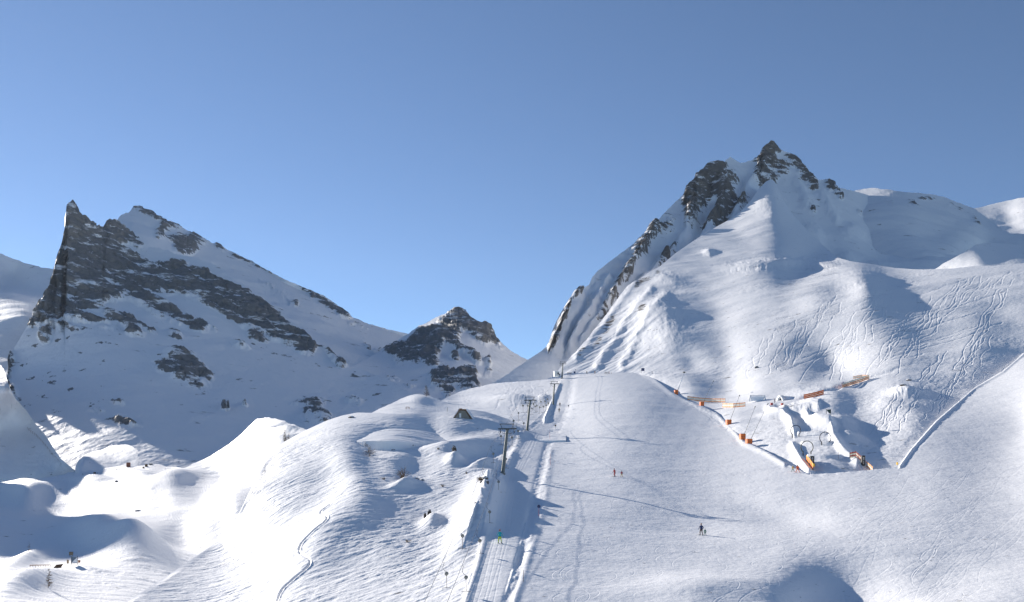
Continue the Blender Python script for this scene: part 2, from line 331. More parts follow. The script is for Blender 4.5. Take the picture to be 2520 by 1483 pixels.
build_layer('horn_mountain', horn_crest, [(-60, 1200), (760, 1200), (900, 1090), (1060, 1050)],
    [(180, 550, -.4, 1.6), (250, 640, -.3, 1.4), (160, 720, -.2, 1.2), (400, 690, -.35, 1.1), (600, 760, -.4, 1.0), (740, 840, -.45, .9), (100, 850, -.1, .8), (250, 850, -.15, .7), (450, 820, -.25, .65), (450, 900, -.2, .9), (700, 920, -.25, .5), (250, 980, -.1, .5),
     (500, 1010, -.15, .43), (300, 1100, -.2, .42), (600, 1080, -.2, .4), (400, 1040, -.2, .43), (150, 1060, -.2, .42), (60, 960, -.1, .7), (850, 930, -.3, .45), (850, 1000, -.2, .35), (980, 970, -.2, .4), (100, 1080, -.1, .35)],
    [(175, 510, 1250), (300, 590, 1350), (540, 665, 1300), (750, 835, 1150), (20, 960, 900), (250, 1160, 645), (600, 1120, 690), (900, 930, 1050), (950, 1020, 800), (250, 850, 950)], step=1.5, rstep=1.7,
    jag=lambda x: 7*fbm(x/12, x*0, x*0+4, 5, .62)*smoothstep(720, 500, x)*smoothstep(10, 60, x)+3*fbm(x/9, x*0, x*0+2, 4),
    relief=rock_relief(R, 9, 4, 48, small=1.3, ter=1.0, seed=1, tilt=.6, sprinkle=lambda x, y: .85*smoothstep(740, 830, y)*smoothstep(1100, 960, y)*(.5+.5*smoothstep(420, 250, x)+.35*smoothstep(560, 700, x))), material=ROCK_M, back=350)
# ---- lit spur at the foot of the horn
build_layer('left_spur', [(-60, 868), (0, 898), (12, 915), (22, 950), (40, 985), (60, 1005), (85, 1042), (110, 1068), (130, 1100), (150, 1130), (175, 1150), (200, 1170)], 1260,
    [(0, 930, .3, .33), (30, 1000, .28, .33), (-20, 1060, .2, .34), (90, 1080, .28, .33), (50, 1130, .15, .34), (0, 1150, .1, .33), (130, 1130, .2, .33)],
    [(-60, 880, 760), (0, 905, 720), (-60, 1040, 640), (40, 1000, 660), (110, 1075, 620), (0, 1160, 545), (-60, 1180, 540), (90, 1170, 550), (180, 1165, 575)], step=1.6, rstep=1.6, jag=3, relief=rock_relief(None, 0, 4, 16, small=1.1), material=SNOW_MID, back=60)
build_layer('snow_rib', [(185, 1150), (192, 1136), (208, 1121), (230, 1112), (255, 1106), (272, 1098), (300, 1094), (320, 1096), (338, 1108)], 1180,
    [(205, 1130, .6, .2), (240, 1115, .6, .3), (225, 1140, -.3, .4), (280, 1120, -.3, .5), (300, 1100, .3, .3)],
    [(210, 1125, 585), (300, 1100, 600)], step=2, rstep=2, jag=3, relief=rock_relief(None, 0, 3, 18, small=.5), material=SNOW_MID, back=30)

# ---- right massif, far parts first
build_layer('far_right_ridge', [(2330, 540), (2380, 516), (2420, 509), (2445, 502), (2470, 497), (2490, 492), (2520, 486), (2600, 470), (2900, 430)], 720,
    [(2450, 505, .5, .3), (2520, 500, .4, .3), (2460, 530, -.3, .6), (2515, 540, .5, .4), (2450, 580, -.1, .5)], [(2450, 500, 2900), (2450, 640, 2200)],
    step=2, rstep=2.5, jag=3, relief=rock_relief(None, 0, 14, 60, small=1.0), material=ROCK_R, back=400)
R = Buf(); ells(R, [(2255, 500, 26, 5, 20, .6), (2190, 497, 14, 5, 0, .5), (2280, 490, 20, 4, 10, .6), (2400, 545, 20, 8, 50, .5), (2350, 510, 20, 5, 20, .4)])
build_layer('right_shoulder', [(2040, 490), (2080, 475), (2110, 468), (2145, 463), (2180, 466), (2215, 472), (2240, 474), (2300, 480), (2325, 486), (2360, 500), (2400, 515), (2440, 545), (2480, 575), (2520, 575), (2600, 580), (2900, 540)], 760,
    [(2150, 467, .25, .3), (2150, 500, -.2, .5), (2300, 530, -.2, .5), (2200, 560, .0, .45), (2400, 580, -.3, .5), (2300, 620, -.1, .4), (2480, 620, .0, .4), (2400, 680, -.1, .3)],
    [(2110, 472, 2200), (2330, 490, 2200), (2520, 590, 1800), (2350, 650, 1500), (2500, 680, 1400)], step=2, rstep=2, jag=3, relief=rock_relief(R, 6, 16, 50, small=1.2, seed=8), material=ROCK_R, back=350)
R = Buf(); T = Buf()
ells(R, [(1725, 460, 46, 34, -45, 1.2), (1745, 430, 30, 30, -30, 1.2), (1700, 500, 28, 30, -30, 1.2), (1765, 410, 24, 14, 0, 1.1), (1770, 470, 26, 12, -30, .8), (1800, 440, 24, 20, 0, .7), (1800, 500, 34, 26, 20, 1), (1780, 490, 18, 34, -10, .9), (1760, 540, 28, 20, 0, .85), (1740, 550, 20, 14, -20, .8),
    (1880, 395, 30, 34, 10, .95), (1900, 365, 16, 14, 0, 1.1), (1860, 420, 14, 26, 10, .8), (1940, 385, 14, 12, 30, .7), (1975, 425, 16, 34, -35, 1.1), (1955, 400, 14, 18, -30, 1), (1925, 420, 24, 14, 20, .6), (1895, 440, 22, 14, 0, .6), (2000, 455, 14, 16, -40, .8), (2045, 460, 18, 12, 30, .9), (2065, 480, 10, 14, -40, .6),
    (1870, 450, 16, 14, 0, .7), (1700, 540, 14, 34, 20, .75), (1580, 600, 26, 30, 35, .55), (1555, 650, 16, 40, 35, .58), (1525, 700, 11, 46, 38, .58), (1500, 750, 11, 36, 38, .52), (1610, 570, 16, 20, 30, .7), (1640, 560, 20, 20, 0, .6), (1640, 640, 12, 50, 35, .6), (1395, 760, 7, 50, 22, .6), (1370, 820, 7, 40, 18, .65), (1355, 850, 6, 16, 10, .7), (1420, 715, 7, 18, 30, .6),
    (1480, 800, 12, 30, 35, .55), (2000, 520, 10, 12, 0, .4), (2120, 520, 14, 5, 40, .4)])
ells(R, [(1840, 420, 30, 20, -30, -.8), (1720, 520, 16, 20, 0, -.3), (1790, 460, 20, 6, -30, -.6)])
# ribs and gullies of the west flank: real ridges running down the slope
T.line([(1875, 410), (1850, 460), (1820, 520), (1780, 580)], 14, 12); T.line([(1775, 450), (1785, 500), (1740, 580), (1680, 650), (1610, 730)], 13, 13); T.line([(1700, 520), (1690, 580), (1650, 630), (1580, 710), (1480, 840)], 13, 11)
T.line([(1610, 560), (1570, 640), (1510, 730), (1440, 850)], 11, 9); T.line([(1500, 690), (1460, 760), (1400, 850)], 11, 7); T.line([(1930, 410), (1960, 440), (1990, 500)], 13, 9); T.line([(2020, 480), (2060, 540)], 12, 8)
T.line([(1740, 440), (1745, 520), (1700, 600)], 12, -12); T.line([(1830, 430), (1810, 500), (1760, 570)], 10, -10)
T.line([(1450, 690), (1430, 760), (1380, 870)], 12, -7); T.mound(1990, 590, 36, 32, 15, 30); T.mound(2100, 568, 30, 16, 9); T.mound(2085, 650, 26, 26, 9)
build_layer('right_mountain', [(1170, 975), (1210, 944), (1250, 921), (1285, 897), (1320, 873), (1348, 852), (1353, 835), (1360, 812), (1372, 785), (1385, 762), (1398, 740), (1410, 722), (1425, 708), (1440, 695), (1480, 660), (1520, 630), (1560, 600), (1600, 562), (1640, 520), (1665, 495), (1680, 482), (1687, 460), (1705, 445), (1710, 430),
    (1728, 418), (1738, 405), (1750, 398), (1765, 396), (1780, 402), (1790, 392), (1797, 387), (1806, 392), (1815, 399), (1830, 402), (1845, 396), (1858, 392), (1868, 384), (1872, 370), (1882, 358), (1893, 350), (1903, 353), (1910, 360), (1918, 368), (1935, 374), (1945, 380), (1955, 384), (1965, 395), (1975, 408), (1990, 420),
    (2000, 437), (2015, 444), (2035, 442), (2050, 448), (2065, 462), (2090, 468), (2130, 478), (2170, 497), (2210, 520), (2260, 548), (2320, 590), (2400, 630), (2480, 660), (2600, 690), (2900, 720)],
    [(1170, 1010), (1400, 1000), (1500, 880), (1707, 700), (1850, 600), (2000, 680), (2100, 690), (2600, 700), (2900, 740)],
    [(1260, 940, .6, .35), (1340, 900, .6, .35), (1400, 800, .55, .6), (1450, 740, .2, .8), (1500, 690, .5, .6), (1550, 700, .25, .75), (1620, 600, .4, .65), (1720, 470, -.3, 1.2), (1680, 520, .1, .9), (1760, 540, .3, .7), (1800, 420, .2, .6), (1850, 420, .7, .7), (1880, 390, .5, 1.0), (1890, 450, .2, .7),
     (1950, 430, -.2, .7), (1990, 480, -.3, .7), (2050, 500, -.3, .65), (1940, 520, -.2, .65), (2100, 560, -.15, .5), (2000, 600, -.15, .45), (2200, 560, -.1, .45), (2200, 640, -.1, .3), (2350, 640, -.2, .3), (1700, 600, .3, .6)],
    [(1893, 360, 1950), (1750, 405, 1780), (1650, 515, 1540), (1560, 608, 1260), (1410, 735, 880), (1350, 860, 700), (1210, 947, 580), (1500, 760, 930), (1700, 610, 1330), (2110, 480, 1900), (2300, 620, 1500), (2050, 620, 1380), (2300, 670, 1270), (2550, 700, 1220), (2110, 670, 1230), (1950, 520, 1680), (1800, 560, 1450)],
    step=1.5, rstep=1.6, jag=lambda x: 4*fbm(x/11, x*0, x*0+4, 5, .62)*smoothstep(1660, 1700, x)*smoothstep(2100, 2040, x)+2.5*fbm(x/9, x*0, x*0+2, 4)*smoothstep(1330, 1360, x)+.8*fbm(x/12, x*0, x*0, 3),
    relief=rock_relief(R, 13, 7, 36, small=1.3, seed=2, tilt=.5, T=T, brk=.6, ter=1.1, sprinkle=lambda x, y: .4*smoothstep(1350, 1450, x)*smoothstep(2150, 2000, x)*smoothstep(560, 500, y)), material=ROCK_R, back=300)
T = Buf()
build_layer('snow_knoll', [(2270, 690), (2300, 664), (2320, 650), (2350, 634), (2380, 618), (2400, 603), (2410, 600), (2440, 598), (2470, 600), (2520, 606), (2600, 612), (2900, 600)], [(2270, 700), (2300, 680), (2400, 670), (2600, 655)],
    [(2340, 650, .7, .28), (2380, 640, .6, .28), (2425, 625, .0, .35), (2450, 630, .3, .28), (2510, 630, .15, .28), (2450, 660, .3, .25)], [(2410, 602, 895), (2300, 668, 865), (2520, 670, 775), (2410, 680, 785), (2520, 607, 900)],
    step=2, rstep=2, jag=2.5, relief=rock_relief(None, 0, 2, 30, small=.4, T=T), material=SNOW_MID, back=80, floor=[(2270, 770), (2400, 735), (2520, 710), (2600, 700)])

# ---- ski track generator (real grooves in the snow)
def s_track(x, y, tx, ty, amp, wl, seed):
    rg = random.Random(seed); n = int(math.hypot(tx-x, ty-y)/.8)+2; L = math.hypot(tx-x, ty-y); ux, uy = (tx-x)/L, (ty-y)/L
    t = np.linspace(0, 1, n); s = t*L; ph = rg.random()*6.28
    w = amp*np.sin(2*np.pi*s/wl+ph+.5*np.sin(s/wl*.7+ph))*(.6+.4*np.sin(s/L*3+ph))*np.minimum(1, s/20)
    w2 = amp*.25*np.sin(4*np.pi*s/wl+ph)
    return x+ux*s-uy*w+ux*w2, y+uy*s+ux*w+uy*w2
# ---- track slope and snow park
T = Buf(); R = Buf()
ells(R, [(1610, 765, 10, 6, 0, .0), (1580, 775, 10, 14, 30, .6), (1590, 690, 18, 6, -20, .5), (1500, 800, 10, 26, 35, .6), (1470, 845, 8, 26, 35, .5), (1430, 870, 6, 20, 35, .4), (1570, 700, 8, 16, 30, .6), (1620, 672, 8, 8, 0, .5)])
for a, b_, w, h in [([(1420, 880), (1500, 780), (1560, 700)], 9, 0, 5), ([(1470, 900), (1540, 800), (1600, 720)], 10, 0, 6), ([(1530, 900), (1590, 800), (1640, 730)], 10, 0, 5)]: T.line(a, b_, h*.22)
M_ = T.mound
M_(1640, 690, 40, 14, 3); M_(1899, 470, 34, 60, 7, -5); M_(1745, 622, 14, 7, 3)
M_(1610, 790, 60, 60, 7)
M_(2110, 690, 60, 20, 2)
M_(1860, 655, 90, 10, 3, -5); M_(1990, 650, 70, 10, 3, 5); M_(2010, 965, 60, 12, 1.0)
M_(1600, 935, 80, 16, 1.5)
# park jumps, walls of the snow lane, big bank to the right of it
T.line([(1895, 1010), (1925, 1018), (1945, 1040), (1950, 1062)], 11, 1.7, one=7); T.line([(1930, 1003), (1975, 1000), (2010, 998)], 8, 1.5)
T.line([(2010, 1045), (2045, 1052), (2050, 1078), (2075, 1110), (2110, 1140)], 11, 1.3, one=7); T.line([(1950, 1100), (1960, 1118), (1975, 1145), (1990, 1165)], 10, 1.2, one=7)
T.line([(1985, 1020), (1990, 1035), (2040, 1045)], 9, 1.5); M_(2095, 1078, 40, 14, 1.6, 20); M_(2075, 1040, 34, 12, 1.5, 15); M_(2240, 1040, 60, 50, 1.0)
M_(1900, 1022, 26, 9, 1.0); M_(2230, 968, 40, 12, 2.4); M_(2185, 995, 34, 16, .8); M_(2000, 988, 30, 5, 1.0); M_(2080, 948, 120, 3.5, -.8, -17)
T.line([(1975, 1090), (2045, 1090)], 2.5, .8); T.line([(1965, 1070), (2030, 1068)], 2.5, .8); T.line([(1988, 1122), (2070, 1124)], 2.5, .8)
tx, ty = [], []
rg = random.Random(5)
def addt(*a):
    q = s_track(*a); tx.append(q[0]); ty.append(q[1])
for gx, gy, dx, n_, L_, w_ in ((2020, 745, -.55, 5, 170, 62), (2150, 735, -.75, 5, 190, 74), (2260, 740, -.5, 4, 180, 66), (2350, 700, -.9, 5, 200, 80), (2450, 720, -.5, 4, 190, 70), (1960, 800, -.6, 5, 120, 48),
                              (2080, 790, -.3, 4, 140, 56), (2200, 810, -.6, 4, 120, 58), (2400, 830, -.5, 4, 110, 50), (1880, 830, -.5, 4, 90, 44), (2500, 880, -.9, 3, 120, 50), (2290, 880, -.4, 4, 110, 40)):
    for k in range(n_):
        L = L_*rg.uniform(.7, 1.1); x = gx+k*rg.uniform(8, 17); y = gy+rg.uniform(-14, 14)-.1*(x-gx); addt(x, y, x+dx*L*rg.uniform(.8, 1.2), min(y+L, 935), rg.uniform(5, 9)*w_/62, w_*rg.uniform(.85, 1.2), int(gx)+k)
for k in range(7):
    x = rg.uniform(2330, 2520); y = rg.uniform(668, 700); L = rg.uniform(60, 110); addt(x, y, x-L*.9, y+L*.7, rg.uniform(4, 7), rg.uniform(40, 60), 100+k)
for k in range(16):
    x = rg.uniform(2180, 2440); y = rg.uniform(940, 1010)-.18*(x-2250); L = rg.uniform(60, 110); addt(x, y, x-L*rg.uniform(.3, .6), y+L*.8, rg.uniform(3, 5), rg.uniform(26, 40), 150+k)
T.stamp(np.concatenate(tx), np.concatenate(ty), 1.15, -.15)
T.stamp(np.concatenate(tx)+2.2, np.concatenate(ty)+1.1, 1.1, .05)
tx, ty = [], []
for k in range(26):                                              # long traverses
    x = rg.uniform(1900, 2200); y = rg.uniform(780, 930); x2 = x+rg.uniform(150, 350); addt(x, y, x2, y-(x2-x)*rg.uniform(.2, .42), 2, 200, 200+k)
T.stamp(np.concatenate(tx), np.concatenate(ty), 1.2, -.16)
def mid_relief(px, py, P, N):
    X, Y, Z = P[..., 0], P[..., 1], P[..., 2]
    u = X*.55+Y*.83; v = X*.83-Y*.55
    rough = .35+.65*smoothstep(.0, .35, fbm(X/70, Y/70, X*0, 3))
    park = smoothstep(2230, 2180, px)*smoothstep(990, 1040, py)
    tops = smoothstep(0, 25, py-py.min(axis=0, keepdims=True))
    wx, wy = warp(px, py, 7, 30.); park = smoothstep(2230, 2180, px)*smoothstep(990, 1040, py)
    dz = T.at(px*park+wx*(1-park), py*park+wy*(1-park))+2.0*fbm(X/60, Y/60, X*0+3, 3)*tops+.26*rough*fbm(u/12, v/3.6, X*0, 6, .62)*(1-.5*park)+1.3*smoothstep(1700, 1500, px)*smoothstep(720, 800, py)*fbm(u/60, v/9, X*0+7, 4)
    lump = smoothstep(940, 990, py+.25*(px-2100))*smoothstep(1180, 1120, py); dz = dz+.16*lump*fbm(X/2.0, Y/2.6, X*0+1, 5, .6)
    a = R.at(px, py)+.35*fbm(X/9, Y/9, Z/9, 5, .6)
    return dz, 0.0, {'rock': np.clip(a, 0, 1)}
build_layer('track_slope', [(1320, 968), (1345, 945), (1380, 905), (1400, 884), (1425, 857), (1450, 830), (1475, 797), (1500, 765), (1525, 730), (1544, 706), (1570, 690), (1601, 669), (1624, 656), (1665, 622), (1707, 593), (1740, 572), (1773, 553), (1800, 538), (1823, 521), (1850, 492), (1868, 470), (1885, 455), (1897, 450), (1906, 455), (1915, 472),
    (1928, 497), (1950, 528), (1985, 565), (2020, 600), (2060, 634), (2090, 643), (2110, 646), (2140, 650), (2200, 660), (2260, 664), (2300, 663), (2350, 661), (2400, 655), (2450, 654), (2520, 648), (2600, 640), (2900, 600)], [(1320, 1010), (1590, 1010), (1690, 1060), (1830, 1170), (1950, 1215), (2260, 1215), (2400, 1060), (2600, 960), (2900, 900)],
    [(1440, 890, .5, .35), (1500, 850, .5, .35), (1560, 880, .4, .3), (1560, 790, .5, .4), (1620, 850, .3, .35), (1600, 800, .35, .38), (1640, 700, .2, .36), (1700, 650, .15, .34), (1800, 600, .2, .34), (1880, 500, .45, .38, 2), (1840, 570, .35, .36), (1750, 680, .2, .33), (1930, 520, -.3, .5), (1960, 600, -.2, .45), (1850, 640, .2, .3), (1720, 800, -.3, .42, 2), (1740, 860, -.3, .4, 2), (1690, 840, -.2, .4), (1790, 740, .25, .3), (1850, 720, .25, .3),
     (1830, 860, .45, .3), (1900, 850, .25, .28), (2100, 850, .2, .28), (2000, 690, .25, .2), (2080, 700, .2, .25), (2150, 700, -.2, .36), (2200, 740, .1, .25), (2300, 850, .1, .3), (2300, 720, .22, .22), (2460, 840, -.05, .34), (2500, 900, .05, .3), (2450, 730, .25, .24), (2350, 770, .25, .22), (2170, 1010, .45, .2), (2160, 1080, .4, .15), (2080, 1060, -.15, .22),
     (2300, 1000, .12, .2), (2330, 930, .15, .25), (2220, 1090, .2, .18), (1980, 1100, 0, .2), (1900, 1040, .05, .2), (1800, 1000, .05, .14), (1700, 930, -.12, .2), (1650, 940, -.1, .25), (1900, 955, -.2, .3), (2050, 950, .12, .12), (1960, 920, .0, .22)],
    [(1899, 460, 1600), (1800, 560, 1340), (1707, 600, 1190), (1544, 712, 860), (1650, 650, 1000), (1450, 840, 645), (1400, 900, 560), (1340, 950, 535), (1600, 935, 475), (1500, 930, 510), (1700, 850, 542), (1850, 850, 508), (1850, 700, 745), (1860, 640, 910), (1700, 720, 762), (2110, 650, 850), (2250, 800, 491), (2300, 668, 715), (2520, 655, 668), (2000, 850, 480), (2100, 850, 462), (2250, 930, 345), (1850, 975, 350), (2300, 850, 430), (2400, 800, 465), (2520, 750, 505), (1900, 940, 380), (2100, 930, 378),
     (1690, 988, 362), (1830, 1090, 248), (1925, 975, 338), (1850, 1040, 280), (2000, 1065, 237), (1920, 1065, 246), (1950, 1155, 199), (2210, 1155, 194), (2240, 1110, 212), (2250, 1000, 272), (2400, 955, 320), (2520, 880, 396), (2100, 1000, 292), (1765, 1022, 322)],
    step=1.35, rstep=1.35, jag=1.2, relief=mid_relief, material=SNOW_MID, back=90)

# ---- left valley
T = Buf(); M_ = T.mound; R = Buf()
M_(250, 1290, 70, 24, 2.5, -10); M_(330, 1345, 120, 40, 4.5, 12); M_(430, 1180, 60, 14, 5, -8); M_(150, 1230, 160, 30, -6); M_(440, 1320, 60, 40, -3); M_(100, 1195, 60, 8, 2.5); M_(230, 1180, 40, 7, 2.5); M_(330, 1168, 50, 7, 2.5)
M_(60, 1440, 90, 20, 2.5, -12); M_(60, 1385, 60, 14, 2.2, -20); M_(330, 1340, 60, 20, 2.0, 10); M_(190, 1402, 60, 6, 1.0, 5); M_(700, 1060, 50, 6, 2); M_(680, 1085, 50, 6, 2, -12)
def valley_relief(px, py, P, N):
    X, Y, Z = P[..., 0], P[..., 1], P[..., 2]; u = X*.8+Y*.6; v = X*.6-Y*.8
    tops = smoothstep(0, 20, py-py.min(axis=0, keepdims=True))
    dz = T.at(px, py)+1.1*fbm(X/45, Y/45, X*0+5, 3)*tops+.22*fbm(u/6.5, v/2.6, X*0, 6, .64)+.16*smoothstep(-.1, .4, fbm(X/30, Y/30, X*0+9, 2))*fbm(u/8, v/2.2, X*0+4, 4, .5, ridged=True)+.8*smoothstep(1200, 1160, py)*fbm(X/18, Y/10, X*0+2, 3)
    lump = smoothstep(190, 260, px)*smoothstep(600, 520, px)*smoothstep(1375, 1400, py+.08*(px-400))*smoothstep(1462, 1440, py)*smoothstep(-.1, .3, fbm(X/9, Y/9, X*0+3, 2))
    dz = dz+.45*lump*fbm(X/2.2, Y/2.6, X*0+1, 4, .6)
    return dz, 0.0, {'rock': np.clip(.3*fbm(X/6, Y/6, Z/6, 5, .6)-.05, 0, 1)}
build_layer('left_valley', [(-220, 1200), (-60, 1192), (0, 1187), (30, 1182), (60, 1176), (90, 1178), (130, 1172), (150, 1170), (170, 1162), (200, 1157), (240, 1160), (262, 1152), (300, 1146), (330, 1150), (360, 1146), (385, 1142), (410, 1148), (430, 1150), (453, 1153), (480, 1140), (520, 1122), (560, 1096), (590, 1072), (615, 1048), (634, 1032), (650, 1029), (677, 1029), (700, 1038), (720, 1046), (760, 1066), (820, 1090), (900, 1110)], 1505,
    [(60, 1180, .2, .16), (200, 1165, .1, .13), (350, 1160, .2, .16), (150, 1230, -.15, .3), (50, 1260, -.1, .3), (300, 1230, -.25, .28), (370, 1230, -.3, .25), (240, 1280, .25, .15), (330, 1290, .2, .15), (440, 1320, -.35, .25, 2), (500, 1340, -.3, .25, 2), (400, 1260, .0, .08), (500, 1250, .1, .05), (420, 1190, .2, .12), (480, 1185, -.1, .15),
     (530, 1150, .5, .3), (590, 1100, .5, .35), (670, 1060, -.2, .35), (680, 1100, .0, .3), (560, 1200, .3, .1), (100, 1360, .2, .17), (60, 1410, .25, .17), (200, 1380, .15, .15), (230, 1450, -.3, .25), (100, 1460, .15, .18), (350, 1440, -.1, .2), (420, 1380, .0, .2)],
    [(0, 1192, 470), (200, 1162, 520), (453, 1157, 480), (634, 1040, 430), (720, 1062, 400), (0, 1350, 230), (200, 1300, 290), (330, 1262, 310), (540, 1300, 270), (180, 1400, 190), (0, 1483, 120), (300, 1483, 140), (560, 1200, 352), (400, 1230, 345)],
    step=1.6, rstep=1.6, jag=1.5, relief=valley_relief, material=SNOW_MID, back=60)

# ---- upper hill left of the tow track
T = Buf(); M_ = T.mound
M_(1030, 985, 30, 10, 1.0); M_(1260, 985, 60, 10, 2.5); M_(1340, 985, 20, 8, 2.0)
tx, ty = [], []
for k in range(16):
    x = rg.uniform(1250, 1350); y = 948+rg.uniform(0, 30); addt(x, y, x-rg.uniform(-10, 40), y+rg.uniform(20, 45), rg.uniform(2, 5), rg.uniform(14, 26), 300+k)
T.stamp(np.concatenate(tx), np.concatenate(ty), 1.2, -.12)
def upper_relief(px, py, P, N):
    X, Y, Z = P[..., 0], P[..., 1], P[..., 2]; u = X*.8+Y*.6; v = X*.6-Y*.8
    tops = smoothstep(0, 15, py-py.min(axis=0, keepdims=True))
    return T.at(px, py)+.8*fbm(X/40, Y/40, X*0+5, 3)*tops+.34*fbm(u/14, v/4, X*0+3, 5, .55), 0.0, {'rock': X*0}
build_layer('upper_hill', [(820, 1100), (870, 1045), (905, 1022), (930, 1008), (960, 995), (990, 981), (1010, 974), (1026, 971), (1045, 973), (1060, 978), (1085, 987), (1105, 976), (1130, 965), (1160, 956), (1210, 945), (1240, 942), (1275, 940), (1310, 938), (1340, 934), (1375, 926), (1392, 921)], 1085,
    [(940, 1015, .35, .2), (1000, 990, .25, .2), (1060, 995, -.15, .2), (1110, 1010, -.05, .25), (1130, 985, .3, .22), (1200, 970, .2, .2), (1200, 1010, .25, .22), (1300, 970, .05, .2), (1260, 1030, .25, .2), (1340, 1000, .0, .2)],
    [(1026, 975, 430), (1050, 1010, 345), (1130, 968, 530), (1275, 943, 525), (1340, 937, 515), (1385, 926, 522), (1350, 1000, 396), (1250, 1020, 345), (1150, 1010, 355), (1290, 1055, 292)],
    step=1.6, rstep=1.6, jag=.8, relief=upper_relief, material=SNOW_MID, back=60)

# ---- foreground: hut hill, tow track, piste
T = Buf(); M_ = T.mound; R = Buf()
# left bank ridge with the small cliff, its shadow falls across the track
T.line([(1203, 1215), (1197, 1240), (1182, 1270)], 34, 2.5, one=48)
M_(1150, 1320, 60, 24, 1.0, -45); M_(1201, 1205, 8, 8, 1.3); M_(1193, 1228, 8, 8, 1.0); M_(1184, 1250, 9, 7, .8); M_(1065, 1290, 26, 14, 1.6, -20); M_(1120, 1135, 22, 12, 2.2, 0); M_(1190, 1150, 40, 9, 1.6, -12); M_(1000, 1200, 36, 10, 1.8, -10); M_(1200, 1110, 60, 14, -1.5, -10)
M_(860, 1170, 50, 60, 2.5, -35); M_(1215, 1052, 60, 14, 2.2, 12); M_(1050, 1075, 120, 16, -2.0, -8); M_(1100, 1105, 110, 14, 1.6, -10); M_(820, 1300, 60, 120, 2, 40)
tw = [(1393, 921), (1388, 960), (1372, 1010), (1358, 1050), (1318, 1065), (1262, 1175), (1243, 1250), (1225, 1340), (1185, 1483)]
edge = [(1410, 921), (1405, 950), (1400, 985), (1385, 1030), (1368, 1058), (1352, 1085), (1337, 1140), (1318, 1215), (1300, 1290), (1282, 1370), (1240, 1500)]
T.line(edge, 10, -.24, soft=2.5); T.line([(1352, 1110), (1352, 1150), (1342, 1230), (1322, 1310), (1300, 1380), (1262, 1500)], 8, .10)
T.line([(1284, 1072), (1240, 1160), (1222, 1210), (1195, 1320), (1172, 1400), (1140, 1500)], 11, .3, one=7)
T.line([(1375, 950), (1352, 1005), (1340, 1035)], 6, .8, one=3)
T.line([(1470, 1070), (1600, 1074), (1800, 1082)], 22, .14)
# bright rim of the piste
T.line([(1590, 922), (1610, 935), (1655, 970), (1700, 992), (1765, 1023), (1802, 1060), (1830, 1092), (1880, 1114), (1930, 1144)], 6, .35)
T.line([(2215, 1150), (2245, 1108), (2305, 1040), (2400, 957), (2470, 916), (2520, 872)], 3, .3)
M_(2075, 1435, 112, 66, -3.1, -14); M_(1985, 1478, 60, 40, -.9, -25); M_(2185, 1470, 70, 50, -1.5); M_(2270, 1420, 170, 70, -1.7); M_(1900, 1260, 120, 30, -.9, 10); M_(1750, 1450, 180, 30, .8)
tx, ty = [], []
q = np.array([(815, 1262), (800, 1270), (786, 1282), (798, 1292), (808, 1303), (800, 1318), (778, 1330), (755, 1345), (738, 1360), (736, 1376), (748, 1386), (768, 1396), (752, 1412), (720, 1432), (690, 1455), (682, 1483)], float)
ts = np.linspace(0, len(q)-1, 900); i_ = np.arange(len(q)); qx = np.interp(ts, i_, q[:, 0]); qy = np.interp(ts, i_, q[:, 1])
ker = np.ones(61)/61; qx = np.convolve(np.pad(qx, 30, 'edge'), ker, 'valid'); qy = np.convolve(np.pad(qy, 30, 'edge'), ker, 'valid')
T.stamp(qx, qy, 2.0, -.28); T.stamp(qx+3, qy+2.5, 2.0, .14)
for k in range(130):                                             # swings carved in the piste
    Y0 = 80*math.exp(rg.random()*1.5); X0 = rg.uniform(8, 60); n_ = 500; s_ = np.linspace(0, rg.uniform(12, 45), n_); wl = rg.uniform(14, 26); ph = rg.random()*6
    Xw = X0+rg.uniform(2, 5)*np.sin(s_/wl*6.28+ph)+s_*rg.uniform(-.3, .1); Yw = Y0-s_
    tx.append(CX+F_*Xw/np.maximum(Yw, 40)); ty.append(np.interp(Yw, [60, 88, 115, 136, 190, 275, 396, 490], [1640, 1483, 1345, 1292, 1173, 1062, 995, 919]))
T.stamp(np.concatenate(tx), np.concatenate(ty), 1.0, -.022); T.stamp(np.concatenate(tx)+1.8, np.concatenate(ty)+.6, 1.0, .012)
tx, ty = [], []
for k in range(60):
    x = rg.uniform(2150, 2560); y = rg.uniform(1120, 1440); L = rg.uniform(80, 240); addt(x, y, x-L*rg.uniform(.5, 1.1), y+L*.5, rg.uniform(5, 22), rg.uniform(110, 260), 600+k)
T.stamp(np.concatenate(tx), np.concatenate(ty), 1.0, -.014)
tx, ty = [], []
for o in (-26, -17, -9, 3, 12, 21):
    t_ = np.linspace(0, 1, 1200); yy = 1070+t_*413; tx.append(np.interp(yy, [p[1] for p in tw], [p[0] for p in tw])+o*(.5+.8*t_)+1.5*np.sin(yy/30+o)); ty.append(yy)
T.stamp(np.concatenate(tx), np.concatenate(ty), 1.2, -.022)
piste_poly = [(1412, 915), (1400, 985), (1370, 1058), (1352, 1150), (1325, 1290), (1280, 1400), (1240, 1520), (2600, 1520), (2600, 780), (2400, 960), (2210, 1155), (2000, 1175), (1830, 1095), (1690, 995), (1590, 915)]
tow_poly = [(1290, 1066), (1235, 1178), (1215, 1240), (1185, 1340), (1140, 1483), (1130, 1520), (1225, 1520), (1285, 1320), (1310, 1215), (1340, 1110), (1358, 1065), (1395, 1000), (1404, 915), (1385, 915), (1370, 1000), (1345, 1050)]
